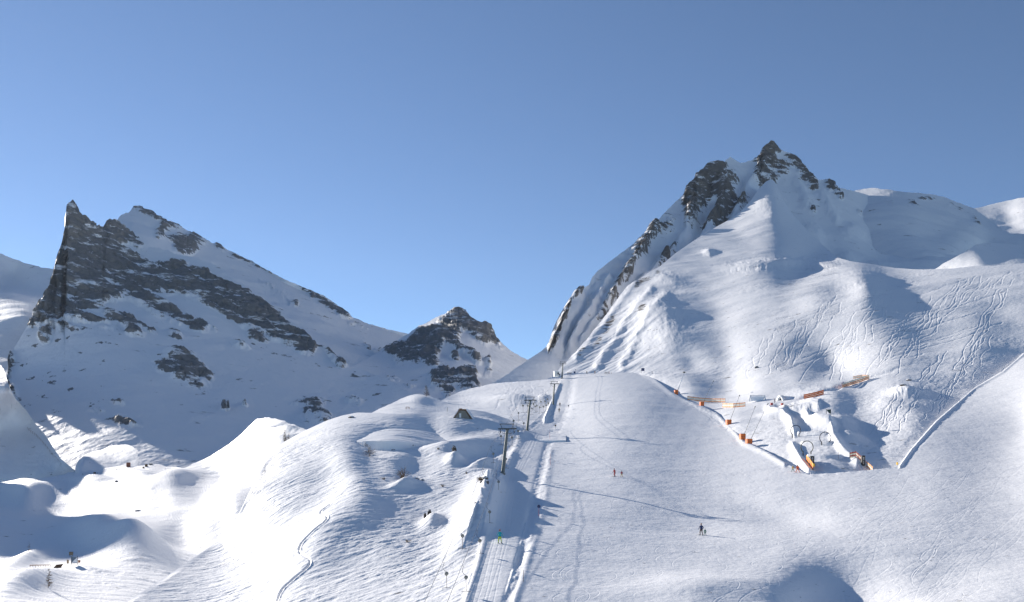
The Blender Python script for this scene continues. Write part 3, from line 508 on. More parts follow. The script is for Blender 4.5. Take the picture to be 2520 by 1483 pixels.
ells(R, [(1056, 1275, 9, 11, 15, 1.1), (1046, 1278, 4, 7, 0, 1), (1117, 1118, 5, 9, 0, 1), (1190, 1133, 8, 3, 0, 1), (1018, 1183, 14, 5, 0, .7), (1190, 1218, 10, 6, 30, .9), (1180, 1205, 12, 7, 0, .45)])
def near_relief(px, py, P, N):
    X, Y, Z = P[..., 0], P[..., 1], P[..., 2]
    gr = np.maximum(poly_mask(piste_poly, px, py, 5), poly_mask(tow_poly, px, py, 3)); off = 1-gr
    hill = off*smoothstep(1380, 1250, px)
    u = X*.62+Y*.78; v = X*.78-Y*.62
    var = .25+.75*smoothstep(-.15, .3, fbm(X/22, Y/22, X*0+4, 3))
    tops = smoothstep(0, 15, py-py.min(axis=0, keepdims=True))
    dz = T.at(px, py)+hill*(.8*fbm(X/28, Y/28, X*0+6, 3)*tops+tops*(.15+.12*var*smoothstep(350, 700, px))*fbm(u/3.8, v/1.6, X*0, 6, .64)+.10*var*fbm(u/4.2, v/1.3, X*0+5, 5, .55, ridged=True)*smoothstep(350, 650, px))
    dz = dz+off*smoothstep(1240, 1270, px)*.16*fbm(X/1.6, Y/3, X*0, 4)
    s = X*.25+Y*.97; w = X*.97-Y*.25
    dz = dz+gr*(.25*fbm(X/30, Y/22, X*0+2, 3)+.11*fbm(w/6, s/4.5, X*0+8, 6, .58)+.02*fbm(X/.9, Y/1.3, X*0+8, 3)+.006*np.sin(w*6.283/4.6))
    a = R.at(px, py)+.3*fbm(X/1.6, Y/1.6, Z/1.6, 5, .6)*(R.at(px, py) > .05)
    return dz, 0.0, {'rock': np.clip(a, 0, 1)}
NEAR = terrain_mat('piste_snow', rock=True, fine=1.0, bump_d=.08, rs=1.2, rock_cols=((.04, .032, .028), (.15, .12, .10)))
build_layer('ski_slope', [(290, 1496), (310, 1483), (345, 1460), (400, 1425), (450, 1392), (500, 1358), (545, 1328), (575, 1290), (600, 1240), (630, 1180), (655, 1135), (677, 1104), (700, 1088), (728, 1072), (760, 1056), (804, 1036), (840, 1024), (879, 1016), (930, 1017), (970, 1020), (1020, 1019), (1060, 1016), (1100, 1012), (1160, 1010), (1190, 1013), (1215, 1020),
    (1250, 1032), (1280, 1046), (1292, 1052), (1310, 1042), (1340, 1012), (1360, 985), (1378, 942), (1388, 921), (1400, 918), (1450, 918), (1520, 917), (1580, 918), (1605, 930), (1650, 966), (1690, 988), (1720, 997), (1765, 1020), (1800, 1055), (1830, 1088), (1880, 1110), (1950, 1150), (1990, 1168), (2060, 1164), (2130, 1158), (2210, 1150), (2240, 1108),
    (2300, 1040), (2400, 955), (2430, 936), (2470, 914), (2500, 888), (2520, 868), (2600, 795), (2900, 640)], 1530,
    [(1500, 950, .0, .18), (1450, 1000, .0, .17), (1700, 1050, .01, .17), (1600, 1020, 0, .18), (1450, 1120, .0, .17), (1600, 1120, .0, .17), (1800, 1130, .0, .17), (1600, 1220, .0, .16), (1900, 1230, -.03, .17), (1450, 1300, .0, .14), (1700, 1350, .02, .13), (1500, 1430, .02, .12), (1900, 1380, .02, .13), (2100, 1200, .04, .15), (2100, 1330, .05, .14),
     (2300, 1150, .06, .17), (2300, 1250, .06, .16), (2450, 1050, .07, .18), (2500, 1200, .06, .16), (2400, 1400, .06, .14), (2500, 1440, .05, .13), (2200, 1430, .06, .12), (1970, 1450, .03, .1),
     (900, 1250, .3, .1), (700, 1350, .25, .13), (650, 1250, .3, .16), (760, 1150, .3, .18), (600, 1340, .3, .16), (800, 1100, .3, .2), (900, 1060, .12, .17), (960, 1120, .28, .12), (900, 1400, .32, .09), (600, 1440, .22, .12), (1000, 1060, -.12, .17), (1150, 1060, -.12, .17), (1200, 1035, -.25, .2), (1080, 1100, .22, .12), (1200, 1100, .06, .14),
     (1050, 1200, .27, .1), (1080, 1300, .28, .1), (1120, 1430, .25, .09), (1000, 1440, .28, .09), (960, 1320, .3, .09), (1200, 1200, -.1, .14), (1160, 1180, .1, .12), (1260, 1150, .0, .17), (1230, 1300, .0, .14), (1200, 1440, .0, .12), (1380, 980, .0, .18), (1340, 1200, .0, .16)],
    [(1230, 1337, 115), (1725, 1315, 136), (1513, 1173, 190), (1237, 1172, 190), (1297, 1062, 275), (1360, 998, 396), (1388, 922, 520), (1500, 919, 490), (1600, 928, 470), (1690, 990, 360), (1765, 1023, 320), (1830, 1090, 242), (1950, 1153, 193), (2010, 1170, 184), (2210, 1152, 186), (2400, 958, 303), (2520, 875, 375), (2520, 950, 288), (2520, 1050, 232), (2520, 1200, 157), (2300, 1200, 160), (2300, 1040, 243), (2520, 1320, 122),
     (700, 1483, 101), (1000, 1483, 95), (1250, 1483, 88), (1700, 1483, 88), (2200, 1483, 87), (2520, 1483, 90), (320, 1490, 106), (545, 1335, 163), (677, 1110, 233), (804, 1042, 275), (908, 1115, 205), (990, 1165, 182), (1138, 1025, 290), (1055, 1275, 148), (1215, 1027, 300), (700, 1300, 146), (900, 1400, 115)],
    step=1.25, rstep=1.25, jag=.6, relief=near_relief, material=NEAR, back=60)

# ---- steep hill just left of the view; its shadow lies across the left valley
def left_hill():
    n, m = 90, 150; T_ = np.linspace(0, 1, n); Ys = np.linspace(150, 800, m); Tt, Y = np.meshgrid(T_, Ys)
    X = -.592*Y-Tt**1.3*420
    k = -.592*Y-X; win = smoothstep(500, 560, Y)*smoothstep(700, 620, Y)
    Z = -25+172*smoothstep(0, 70, k)*win*(1-.35*smoothstep(60, 420, k))+7*fbm(X/45, Y/45, X*0+3, 5, .55)*smoothstep(0, 30, k)
    v = np.stack([X, Y, Z], -1).reshape(-1, 3); idx = np.arange(n*m).reshape(m, n)
    f = np.stack([idx[:-1, :-1], idx[:-1, 1:], idx[1:, 1:], idx[1:, :-1]], -1).reshape(-1, 4)
    me = bpy.data.meshes.new('left_hill'); me.from_pydata(v.tolist(), [], f.tolist()); me.materials.append(SNOW_NEAR); me.polygons.foreach_set('use_smooth', [True]*len(f))
    o = bpy.data.objects.new('left_hill', me); C.objects.link(o); o['kind'] = 'structure'
left_hill()
# ---- a broad snowfield under and behind everything, out to the horizon
def base_field():
    n = 60; xs = np.linspace(-6000, 6000, n); ys = np.linspace(-600, 9000, n)
    X, Y = np.meshgrid(xs, ys); r = np.hypot(X, Y)
    Z = -60+.0*X+40*fbm(X/900, Y/900, X*0, 3)-60*smoothstep(200, 1500, r)
    v = np.stack([X, Y, Z], -1).reshape(-1, 3); idx = np.arange(n*n).reshape(n, n)
    f = np.stack([idx[:-1, :-1], idx[:-1, 1:], idx[1:, 1:], idx[1:, :-1]], -1).reshape(-1, 4)
    me = bpy.data.meshes.new('valley_floor'); me.from_pydata(v.tolist(), [], f.tolist()); me.materials.append(SNOW_NEAR)
    o = bpy.data.objects.new('valley_floor', me); C.objects.link(o); o['kind'] = 'structure'
base_field()
# ================================================================ THINGS
class MB:
    """collects simple solids into one mesh"""
    def __init__(s): s.v = []; s.f = []; s.m = []
    def add(s, vs, fs, mi=0):
        b = len(s.v); s.v += [tuple(v) for v in vs]; s.f += [tuple(i+b for i in f) for f in fs]; s.m += [mi]*len(fs)
    def box(s, c, size, rot=None, mi=0, taper=1.0, bevel=0.0):
        M = rot or Matrix.Identity(3); c = Vector(c); x, y, z = [k/2 for k in size]; vs = []
        if bevel:
            for k, (zz, q) in enumerate(((-z, bevel), (-z+bevel, 0), (z-bevel, 0), (z, bevel))):
                t = taper if k > 1 else 1
                for sx, sy in ((-1, -1), (1, -1), (1, 1), (-1, 1)): vs.append(c+M@Vector((sx*(x*t-q), sy*(y*t-q), zz)))
            fs = [(3, 2, 1, 0), (12, 13, 14, 15)]+[(4*k+i, 4*k+(i+1) % 4, 4*k+4+(i+1) % 4, 4*k+4+i) for k in range(3) for i in range(4)]
        else:
            for zz, t in ((-z, 1), (z, taper)):
                for sx, sy in ((-1, -1), (1, -1), (1, 1), (-1, 1)): vs.append(c+M@Vector((sx*x*t, sy*y*t, zz)))
            fs = [(3, 2, 1, 0), (4, 5, 6, 7)]+[(i, (i+1) % 4, 4+(i+1) % 4, 4+i) for i in range(4)]
        s.add(vs, fs, mi)
    def bar(s, a, b, r0, r1=None, n=6, mi=0):
        s.tube([a, b], [r0, r0 if r1 is None else r1], n, mi)
    def tube(s, pts, rad, n=6, mi=0, closed=False):
        pts = [Vector(p) for p in pts]; N = len(pts)
        if not hasattr(rad, '__len__'): rad = [rad]*N
        vs = []; up = None
        for i, p in enumerate(pts):
            if closed: d = pts[(i+1) % N]-pts[i-1]
            else: d = pts[min(i+1, N-1)]-pts[max(i-1, 0)]
            d = d.normalized() if d.length > 1e-9 else Vector((0, 0, 1))
            if up is None: up = d.orthogonal().normalized()
            up = (up-d*up.dot(d)); up = up.normalized() if up.length > 1e-6 else d.orthogonal().normalized(); q = d.cross(up)
            for k in range(n):
                a = 2*math.pi*k/n; vs.append(p+(up*math.cos(a)+q*math.sin(a))*rad[i])
        fs = [(i*n+k, i*n+(k+1) % n, (i+1)*n+(k+1) % n, (i+1)*n+k) for i in range(N-1) for k in range(n)]
        if closed: fs += [((N-1)*n+k, (N-1)*n+(k+1) % n, (k+1) % n, k) for k in range(n)]
        else: fs += [tuple(range(n-1, -1, -1)), tuple((N-1)*n+k for k in range(n))]
        s.add(vs, fs, mi)
    def lathe(s, c, prof, n=12, mi=0, axis='z'):
        c = Vector(c); vs = []
        for r, h in prof:
            for k in range(n):
                a = 2*math.pi*k/n; p = (r*math.cos(a), r*math.sin(a), h)
                if axis == 'y': p = (p[0], p[2], p[1])
                if axis == 'x': p = (p[2], p[0], p[1])
                vs.append(c+Vector(p))
        m = len(prof)
        fs = [(i*n+k, i*n+(k+1) % n, (i+1)*n+(k+1) % n, (i+1)*n+k) for i in range(m-1) for k in range(n)]+[tuple(range(n-1, -1, -1)), tuple((m-1)*n+k for k in range(n))]
        s.add(vs, fs, mi)
    def build(s, name, mat, parent=None, smooth=False):
        me = bpy.data.meshes.new(name); me.from_pydata(s.v, [], s.f)
        for m_ in (mat if isinstance(mat, (list, tuple)) else [mat]): me.materials.append(m_)
        me.polygons.foreach_set('material_index', s.m)
        if smooth: me.polygons.foreach_set('use_smooth', [True]*len(s.f))
        bm = bmesh.new(); bm.from_mesh(me); bmesh.ops.recalc_face_normals(bm, faces=bm.faces); bm.to_mesh(me); bm.free()
        o = bpy.data.objects.new(name, me); C.objects.link(o)
        if parent: o.parent = parent
        return o
def tag(o, label, cat=None, group=None, kind=None):
    if label: o['label'] = label
    if cat: o['category'] = cat
    if group: o['group'] = group
    if kind: o['kind'] = kind
    return o
def thing(name, loc, label, cat, group=None, rz=0.0, rx=0, ry=0):
    o = bpy.data.objects.new(name, None); C.objects.link(o); o.location = loc; o.rotation_euler = (rx, ry, rz)
    o.empty_display_size = .5
    return tag(o, label, cat, group)
def dup(root, loc, label, group=None, rz=None, scale=None):
    def cp(o, par):
        c = o.copy(); C.objects.link(c)
        if par: c.parent = par
        for ch in [x for x in bpy.data.objects if x.parent == o]: cp(ch, c)
        return c
    r = cp(root, None); r.location = loc; r['label'] = label
    if group: r['group'] = group
    if rz is not None: r.rotation_euler[2] = rz
    if scale is not None: r.scale = (scale,)*3
    return r
G = lambda px, py, lift=0.0, l='ski_slope': ground(l, px, py, lift)
steel = simple('galvanised_steel', (.13, .145, .14), .55, .3); dark = simple('dark_steel', (.07, .075, .08), .5, .3)
rubber = simple('black_rubber', (.03, .03, .032), .7); orange = simple('orange_padding', (.75, .17, .03), .6); orange2 = simple('orange_mesh', (.85, .38, .16), .7); cream = simple('cream_fabric', (.8, .72, .55), .7)
white = simple('white_paint', (.8, .8, .8), .5); wood = simple('weathered_wood', (.26, .25, .22), .85, var=.35, scale=2); brown = simple('brown_wood', (.22, .12, .06), .8, var=.3)
bark = simple('larch_bark', (.16, .11, .075), .9, var=.4); twig = simple('dry_twigs', (.15, .10, .06), .9, var=.4); navy = simple('navy_board', (.035, .05, .13), .5); black = simple('black_banner', (.02, .02, .022), .6)
snowm = simple('snow_cap', (.85, .86, .88), .6, var=.02); red = simple('red_plastic', (.45, .03, .03), .5); yellow = simple('yellow_plastic', (.7, .42, .03), .5); rope_m = simple('steel_rope', (.12, .12, .12), .5, .2)

# ---- T-bar pylons
def make_pylon(H, lean, label):
    t = thing('lift_pylon', (0, 0, 0), label, 'lift pylon', 'pylons of the T-bar lift')
    b = MB(); b.box((0, 0, .1), (1.1, 1.1, .5), bevel=.05); b.build('footing', wood, t)
    b = MB(); b.tube([(0, 0, 0), (lean*.5, 0, H*.5), (lean, 0, H)], [.40, .34, .28], 8); b.lathe((0, 0, .3), [(.5, 0), (.5, .08)], 10); b.lathe((lean*.5, 0, H*.5), [(.36, 0), (.36, .07)], 10); b.build('mast', steel, t)
    b = MB(); b.box((lean, 0, H+.05), (3.9, .26, .26)); b.box((lean, 0, H-.16), (.7, .34, .3)); b.build('crossarm', dark, t)
    b = MB(); b.box((lean-.1, 0, H+1.05), (3.1, .16, .15)); b.bar((lean-1.15, 0, H+.1), (lean-1.45, 0, H+1.0), .07); b.bar((lean+1.0, 0, H+.1), (lean+1.2, 0, H+1.0), .07); b.build('service_rail', dark, t)
    for s in (-1, 1):
        x = lean+s*1.45
        b = MB(); b.box((x, 0, H-.35), (.08, .5, .6)); b.box((x, 0, H-.6), (.1, 1.7, .14)); b.build('wheel_frame', dark, t)
        for y in (-.62, -.2, .2, .62):
            q = MB(); q.lathe((x-.06, y, H-.62), [(.05, -.0), (.2, .01), (.16, .06), (.2, .11), (.05, .12)], 10, axis='x'); q.build('wheel', rubber, t)
    b = MB(); b.tube([(lean-1.0, 0, H-1.0), (lean+.9, 0, H-.95)], .05); b.bar((lean-1.0, 0, H-1.0), (lean-1.0, 0, H-.6), .035); b.bar((lean+.85, 0, H-1.0), (lean+.95, 0, H-.6), .035); b.build('stop_bar', dark, t)
    b = MB()
    for k in range(int(H/.45)): z = .8+k*.43; q = lean*z/H; (b.bar((q-.46, -.12, z), (q-.2, -.12, z), .02, n=4) if z < H-.5 else None)
    b.bar((-.44, -.12, .6), (lean*(H-.5)/H-.44, -.12, H-.5), .025, n=4); b.bar((-.22, -.12, .6), (lean*(H-.5)/H-.22, -.12, H-.5), .025, n=4); b.build('ladder', dark, t)
    return t
PB = [G(1237, 1172), G(1297, 1063), G(1361, 998), G(1383, 926)]
PT = []
pl = ['largest grey steel T-bar pylon, foot on the bank beside the tow track, nearest the viewer', 'second grey T-bar pylon up the lift line, standing where the tow track steepens',
      'third T-bar pylon up the line, left of the two skiers riding in single file', 'small farthest T-bar pylon beside the pale lift hut at the top of the slope']
for i, p in enumerate(PB):
    Hs = (9.6, 9.6, 8.8, 8.6)[i]
    o = make_pylon(Hs, (1.0, 1.0, .6, .5)[i], pl[i]); o.location = p-Vector((0, 0, .15)); o.rotation_euler[2] = -.08
    PT.append((p+Vector(((1.0, 1.0, .6, .5)[i]-1.45, 0, Hs-.9)), p+Vector(((1.0, 1.0, .6, .5)[i]+1.45, 0, Hs-.9))))
# ---- hangers
def make_hanger(label, tall=1.9):
    t = thing('tbar_hanger', (0, 0, 0), label, 'T-bar', 'empty T-bars hanging from the tow rope')
    b = MB(); b.tube([(-.55, 0, tall+1.45), (-.25, 0, tall+1.42), (-.42, 0, tall+1.2), (-.5, 0, tall+.75), (-.35, 0, tall+.45), (-.05, 0, tall+.25), (0, 0, tall+.1)], .03, 5); b.build('rope_clamp', dark, t)
    b = MB(); b.lathe((0, -.12, tall-.02), [(.08, 0), (.25, .02), (.25, .24), (.08, .26)], 12, axis='y'); b.box((0, 0, tall-.2), (.16, .14, .22)); b.build('spring_box', wood, t, True)
    b = MB(); b.bar((0, 0, tall-.25), (0.03, 0, .06), .034, n=5); b.build('rod', bark, t)
    b = MB(); b.tube([(-.62, 0, -.02), (-.3, 0, .04), (0, 0, .06), (.3, 0, .04), (.62, 0, .0)], .035, 5); b.build('crossbar', dark, t)
    return t
LH = [(1099, 1448, 115), (1138, 1351, 130), (1170, 1268, 144), (1194, 1201, 160), (1214, 1140, 178), (1233, 1096, 189), (1264, 1055, 219), (1276, 1035, 244), (1287, 1016, 262)]
RH = [(1147, 1457, 117), (1181, 1363, 131), (1205, 1288, 145), (1227, 1212, 160), (1245, 1153, 178), (1260, 1099, 190), (1275, 1080, 204), (1289, 1060, 226), (1299, 1016, 262)]
BH_ = [(1309, 1021, 284), (1317, 1016, 296), (1321, 1014, 302), (1328, 1018, 310), (1331, 1004, 322), (1337, 1016, 318), (1344, 1013, 330), (1350, 1008, 345), (1303, 1013, 276), (1313, 1010, 292), (1341, 1003, 352), (1347, 998, 366)]
hang0 = None
def near_ground(px, py):
    best = None
    for nme in ('ski_slope', 'upper_hill', 'track_slope', 'left_valley'):
        la = LAYERS[nme]
        if not (la.px[0] < px < la.px[-1]): continue
        i = int((px-la.x0)/la.step)
        if py < la.ytop[i] or py > la.yb[i]: continue
        q = ground(nme, px, py)
        if best is None or q.y < best.y: best = q
    return best
def lab(i, side):
    ordn = ['lowest', 'second', 'third', 'fourth', 'fifth', 'sixth', 'seventh', 'eighth', 'ninth'][i]
    return f'{ordn} empty T-bar from the bottom on the {side} rope beside the tow track'
HPX = (36, 32, 28, 26, 23, 22, 19, 18, 17)
def hang(px, py, h, label, group=None, rz=0):
    global hang0
    g_ = near_ground(px, py+6); Y = g_.y*.975 if g_ else 200; p = at(px, py, Y); k = h*Y/2182/1.9
    if hang0 is None: hang0 = make_hanger(label); hang0.location = p; hang0.scale = (k,)*3; hang0.rotation_euler[2] = rz
    else: dup(hang0, p, label, group=group, rz=rz, scale=k)
    return p+Vector((-.55*k, 0, 3.35*k))
LR, RR, BR = [], [], []
for row, side, out in ((LH, 'left', LR), (RH, 'right', RR)):
    for i, (px, py, Y) in enumerate(row): out.append(hang(px, py, HPX[i], lab(i, side), rz=random.uniform(-.3, .3)))
for i, (px, py, Y) in enumerate(BH_): BR.append(hang(px, py, 15, 'small empty T-bar in the dense row hanging between the second and third pylons', 'dense row of T-bars between second and third pylons', random.uniform(-.8, .8)))
# ropes
def rope(label, pts):
    pts = [Vector(p) for p in pts]; out = []
    for i in range(len(pts)-1):
        p0, p1, p2, p3 = pts[max(i-1, 0)], pts[i], pts[i+1], pts[min(i+2, len(pts)-1)]
        n = 6
        for k in range(n):
            t = k/n; out.append(.5*((2*p1)+(p2-p0)*t+(2*p0-5*p1+4*p2-p3)*t*t+(3*p1-p0-3*p2+p3)*t**3))
    out.append(pts[-1])
    b = MB(); b.tube(out, .024, 5); o = b.build('haul_rope', rope_m); tag(o, label, 'rope', 'haul ropes of the T-bar lift')
def ext(a, b, t): return a+(a-b)*t
rope('thin steel tow rope on the left side of the pylons, carrying the descending bars', [ext(LR[0], LR[1], 1.2)]+LR[:5]+[PT[0][0]]+LR[6:8]+[PT[1][0], PT[1][0].lerp(PT[2][0], .5)-Vector((0, 0, 1.2)), PT[2][0], PT[3][0], PT[3][0]+Vector((6, 60, 6))])
rope('thin steel tow rope on the right side of the pylons, above the tow track', [ext(RR[0], RR[1], 1.2)]+RR[:5]+[PT[0][1]]+RR[6:8]+[PT[1][1], PT[1][1].lerp(PT[2][1], .5)-Vector((0, 0, 1.2)), PT[2][1], PT[3][1], PT[3][1]+Vector((6, 60, 6))])

# ---- hut
p = G(1138, 1034); s_ = p.y/2182
t = thing('mountain_hut', p+Vector((0, 1.0, -.3)), 'grey weathered wooden hut gable poking out of the snow on the hill', 'hut', rz=-.12)
W2, T2, H2, D2 = 23*s_, 8*s_, 24*s_, 5.0
def prism(b, pts, y0, y1, mi=0):
    n = len(pts); b.add([(x, y0, z) for x, z in pts]+[(x, y1, z) for x, z in pts], [tuple(range(n)), tuple(range(2*n-1, n-1, -1))]+[(i, (i+1) % n, n+(i+1) % n, n+i) for i in range(n)], mi)
b = MB(); prism(b, [(-W2, -.6), (W2+.3, -.6), (W2, -.2), (T2-.2, H2), (-T2, H2+.05), (-W2, .2)], 0, D2); 
for k in range(22): x = -W2+.3+k*(2*W2-.6)/21; top = H2-max(0, (abs(x)-T2))*H2/(W2-T2)-.1; b.box((x, -.02, top/2), (.03, .03, max(top, .1)))
b.build('wall', wood, t)
for s in (-1, 1):
    b = MB(); a = Vector((s*(W2+.45), 0, -.25)); c = Vector((s*(T2-.1), 0, H2+.12)); q = Vector((s*.12, 0, .16))
    prism(b, [(a.x, a.z), (c.x, c.z), (c.x+q.x, c.z+q.z), (a.x+q.x, a.z+q.z)], -.35, D2+.3); b.build('roof', brown, t)
    b = MB(); prism(b, [(a.x+q.x, a.z+q.z), (c.x+q.x, c.z+q.z), (c.x+2.6*q.x, c.z+3.4*q.z), (a.x+3*q.x, a.z+2*q.z)], .1, D2+.3); b.build('snow_cover', snowm, t)
b = MB(); b.box((-.1, D2/2-.2, H2+.2), (2*T2+.4, D2+.5, .22)); b.box((-.6, .2, H2+.5), (.9, .5, .4)); b.box((.4, .4, H2+.42), (1.2, .3, .14)); b.build('ridge_board', brown, t)
fr = MB(); fr.box((-.75, -.06, 1.55), (.62, .08, 1.35)); f_ = fr.build('window', white, t); b = MB(); b.box((-.75, -.11, 1.55), (.44, .03, 1.1)); b.build('pane', simple('pale_curtain', (.7, .72, .72), .4), f_)
def pole(name, p, h, r, mat, label, cat, top=None, group=None, lean=0):
    t = thing(name, p, label, cat, group); b = MB(); b.tube([(0, 0, -.3), (lean, 0, h)], [r, r*.8], 6); b.build('shaft', mat, t)
    if top: top(t, h, lean)
    return t
def cap_ball(mat, r=.22):
    def f(t, h, lean):
        b = MB(); b.lathe((lean, 0, h), [(r*.4, -r), (r*.9, -r*.5), (r, 0), (r*.9, r*.5), (r*.4, r)], 10); b.build('ball', mat, t, True)
    return f
def cap_disc(mat, r=.3):
    def f(t, h, lean):
        b = MB(); b.lathe((lean, -.05, h), [(r*.9, 0), (r, .02), (r, .06), (r*.9, .08)], 16, axis='y'); b.build('disc', mat, t)
    return f
pole('mast_pole', G(1128, 1014), 2.4, .09, white, 'tall pale pole standing just left of the hut roof', 'pole')
pole('mast_pole', G(1101, 1014), 1.5, .08, wood, 'short wooden pole farther left of the hut', 'pole')
# ---- picnic table and resting stone on the hut hill
def table(name, p, w, label, cat='table', h=.8):
    t = thing(name, p, label, cat, rz=.3)
    b = MB(); b.box((0, 0, h), (w, .8, .09)); b.build('table_top', brown, t)
    for s in (-1, 1):
        b = MB(); b.bar((s*w*.36, -.35, -.2), (s*w*.42, 0, h), .06); b.bar((s*w*.36, .35, -.2), (s*w*.42, 0, h), .06); b.build('trestle', brown, t)
    b = MB(); b.box((0, -.75, h*.5), (w, .25, .07)); b.build('bench', brown, t)
    return t
table('picnic_table', ground('upper_hill', 1003, 1008), 1.5, 'small wooden picnic table half way up the rounded hill behind the hut')
table('lift_table', G(1401, 922), 2.6, 'long trestle beside the top of the tow track', h=1.1)

# ---- lift hut at the top
p = G(1386, 924)
t = thing('lift_hut', at(1369, 927, 500), 'pale grey box-shaped lift hut left of the farthest pylon', 'hut', rz=.25)
b = MB(); b.box((0, 0, 1.2), (2.7, 2.2, 3.0), bevel=.05); b.build('wall', simple('pale_panel', (.62, .64, .63), .5), t)
b = MB(); b.box((0, 0, 2.8), (3.0, 2.5, .18)); b.build('roof', snowm, t)
b = MB(); b.box((.75, -1.12, 1.5), (.8, .06, 1.1)); b.build('window', black, t)
b = MB(); b.box((1.6, -.6, 1.0), (.7, .5, .9)); b.bar((1.6, -.6, -.5), (1.6, -.6, .8), .06); b.build('control_box', dark, t)
t = thing('notice_board', at(1582, 917, 485), 'dark blue notice board on two posts at the right end of the piste top', 'sign', rz=.1)
b = MB(); b.box((0, 0, 1.5), (1.8, .12, 1.5), bevel=.02); b.build('board', navy, t)
for s in (-1, 1): b = MB(); b.bar((s*.75, 0, -.5), (s*.75, 0, .9), .06); b.build('leg', dark, t)
b = MB(); b.box((0, 0, 2.36), (2.0, .3, .12)); b.build('snow_cap', snowm, t)
pole('snow_lance_pole', at(1575, 917, 480), 5.0, .06, steel, 'tall thin pole beside the dark blue notice board', 'pole')
pole('marker_post', at(1605, 919, 470), 1.0, .12, black, 'short black post right of the dark blue notice board', 'post')
pole('marker_post', G(1399, 1004), .9, .04, dark, 'dark ball marker on a stick beside the two riding skiers', 'marker', cap_ball(dark, .28))
pole('marker_post', G(1367, 1056), 1.3, .04, dark, 'dark round marker on a stick where the tow track crests', 'marker', cap_disc(bark, .3))
pole('marker_post', G(1326, 1272), 1.5, .035, red, 'dark blue round disc on a red stick in the shade between track and piste', 'marker', cap_disc(navy, .27))
pole('marker_pole', G(1353, 1082), 2.6, .04, red, 'upper thin red pole between the tow track and the piste', 'pole')
pole('marker_pole', G(1354, 1146), 2.7, .035, red, 'thin red pole lower down between the tow track and the piste', 'pole')
pole('marker_pole', G(1288, 1432), 1.25, .03, bark, 'slim brown pole in the rough strip at the bottom of the tow track', 'pole')
t = thing('control_sign', at(1416, 921, 510), 'small dark control sign at the top end of the tow track', 'sign')
b = MB(); b.bar((0, 0, -.3), (0, 0, 2.6), .05); b.build('post', dark, t); b = MB(); b.box((-.5, 0, .9), (.9, .2, 1.1)); b.box((.1, 0, 2.6), (.7, .1, .2)); b.build('panel', navy, t)

# ---- snow lances with orange padded bases
def lance(px, py, tx_, ty_, wpx, hpx, label, mat, r, Y=None):
    p = G(px, py) if Y is None else at(px, py, Y); k = p.y/2182
    t = thing('snow_lance', p, label, 'snow lance', 'snow lances along the right edge of the piste', rz=.15)
    b = MB(); w_, h_ = wpx*k, hpx*k; b.box((0, 0, h_*.5-.1), (w_, w_*.9, h_), bevel=.08*w_, taper=1.06); b.build('base_pad', orange, t)
    b = MB(); b.box((0, -w_*.46, h_*.45), (w_*.7, .02, .08)); b.build('strap', bark, t)
    L = Vector(((tx_-px)*k, -.5, (py-ty_)*k)); a = L*(h_*.7/L.z)
    b = MB(); b.tube([a, a+(L-a)*.5, L], [r, r*.8, r*.55], 8); b.build('lance_tube', mat, t, True)
    b = MB(); d = L.normalized(); b.tube([L-d*.1, L+d*.5], [r*1.5, r*1.3], 8); b.box(L+d*.25, (r*5, r*5, .15)); b.build('nozzle_head', dark, t)
    return t
lance(1664, 972, 1683, 918, 8, 12, 'thick white snow lance leaning on an orange pad, farthest up the piste edge', white, .26, 392)
lance(1727, 996, 1755, 937, 9, 10, 'thin snow lance in the shade with a small orange pad below the first long fence', steel, .07)
lance(1793, 1020, 1819, 950, 11, 13, 'thin grey snow lance rising from the orange pad below the pale netting', steel, .07)
lance(1827, 1060, 1857, 982, 12, 15, 'thin grey snow lance with a tall orange pad, second from the bottom', steel, .06)
lance(1843, 1087, 1889, 992, 13, 12, 'longest snow lance leaning right from the lowest orange pad', steel, .06)
t = thing('hydrant_box', G(1842, 1068), 'small brown hydrant box just above the lowest orange pad', 'box'); b = MB(); b.box((0, 0, .7), (.35, .3, .5), bevel=.04); b.build('housing', brown, t); b = MB(); b.bar((0, 0, -.3), (0, 0, .5), .05); b.build('leg', dark, t)
TS = lambda px, py, lift=0.0: ground('track_slope', px, py, lift)
# ---- fences
def fence(name, pts, h, label, mats, cat='fence', group=None, stripes=3, gap=.35):
    t = thing(name, pts[0], label, cat, group); o0 = Vector(pts[0])
    P_ = []
    for a, c in zip(pts[:-1], pts[1:]):
        n = max(2, int((Vector(c)-Vector(a)).length/2.5)); P_ += [Vector(a).lerp(Vector(c), k/n)-o0 for k in range(n)]
    P_.append(Vector(pts[-1])-o0)
    for k, q in enumerate(P_):
        b = MB(); b.bar(q+Vector((0, 0, -.4)), q+Vector((0, 0, h+.15)), .04, n=5); b.build('post', bark, t)
    sh = h/(stripes+(stripes-1)*gap)
    for j in range(stripes):
        z0 = .08+j*sh*(1+gap); b = MB()
        for a, c in zip(P_[:-1], P_[1:]):
            m = a.lerp(c, .5); m.z -= .05; y = Vector((0, -.03, 0)); y2 = Vector((0, .0, 0))
            for u, v in ((a, m), (m, c)):
                b.add([u+Vector((0, 0, z0))+y, v+Vector((0, 0, z0))+y, v+Vector((0, 0, z0+sh))+y, u+Vector((0, 0, z0+sh))+y, u+Vector((0, 0, z0))+y2, v+Vector((0, 0, z0))+y2, v+Vector((0, 0, z0+sh))+y2, u+Vector((0, 0, z0+sh))+y2],
                      [(0, 1, 2, 3), (7, 6, 5, 4), (3, 2, 6, 7), (0, 4, 5, 1)])
        b.build('webbing', mats[j % len(mats)], t)
    return t
GF = 'orange safety fences around the snow park'
fence('safety_fence', [TS(1692, 985), TS(1720, 987), TS(1750, 989), TS(1785, 990)], 1.5, 'long orange slatted safety fence left of the white frame, behind the piste rim', [orange2, cream], group=GF)
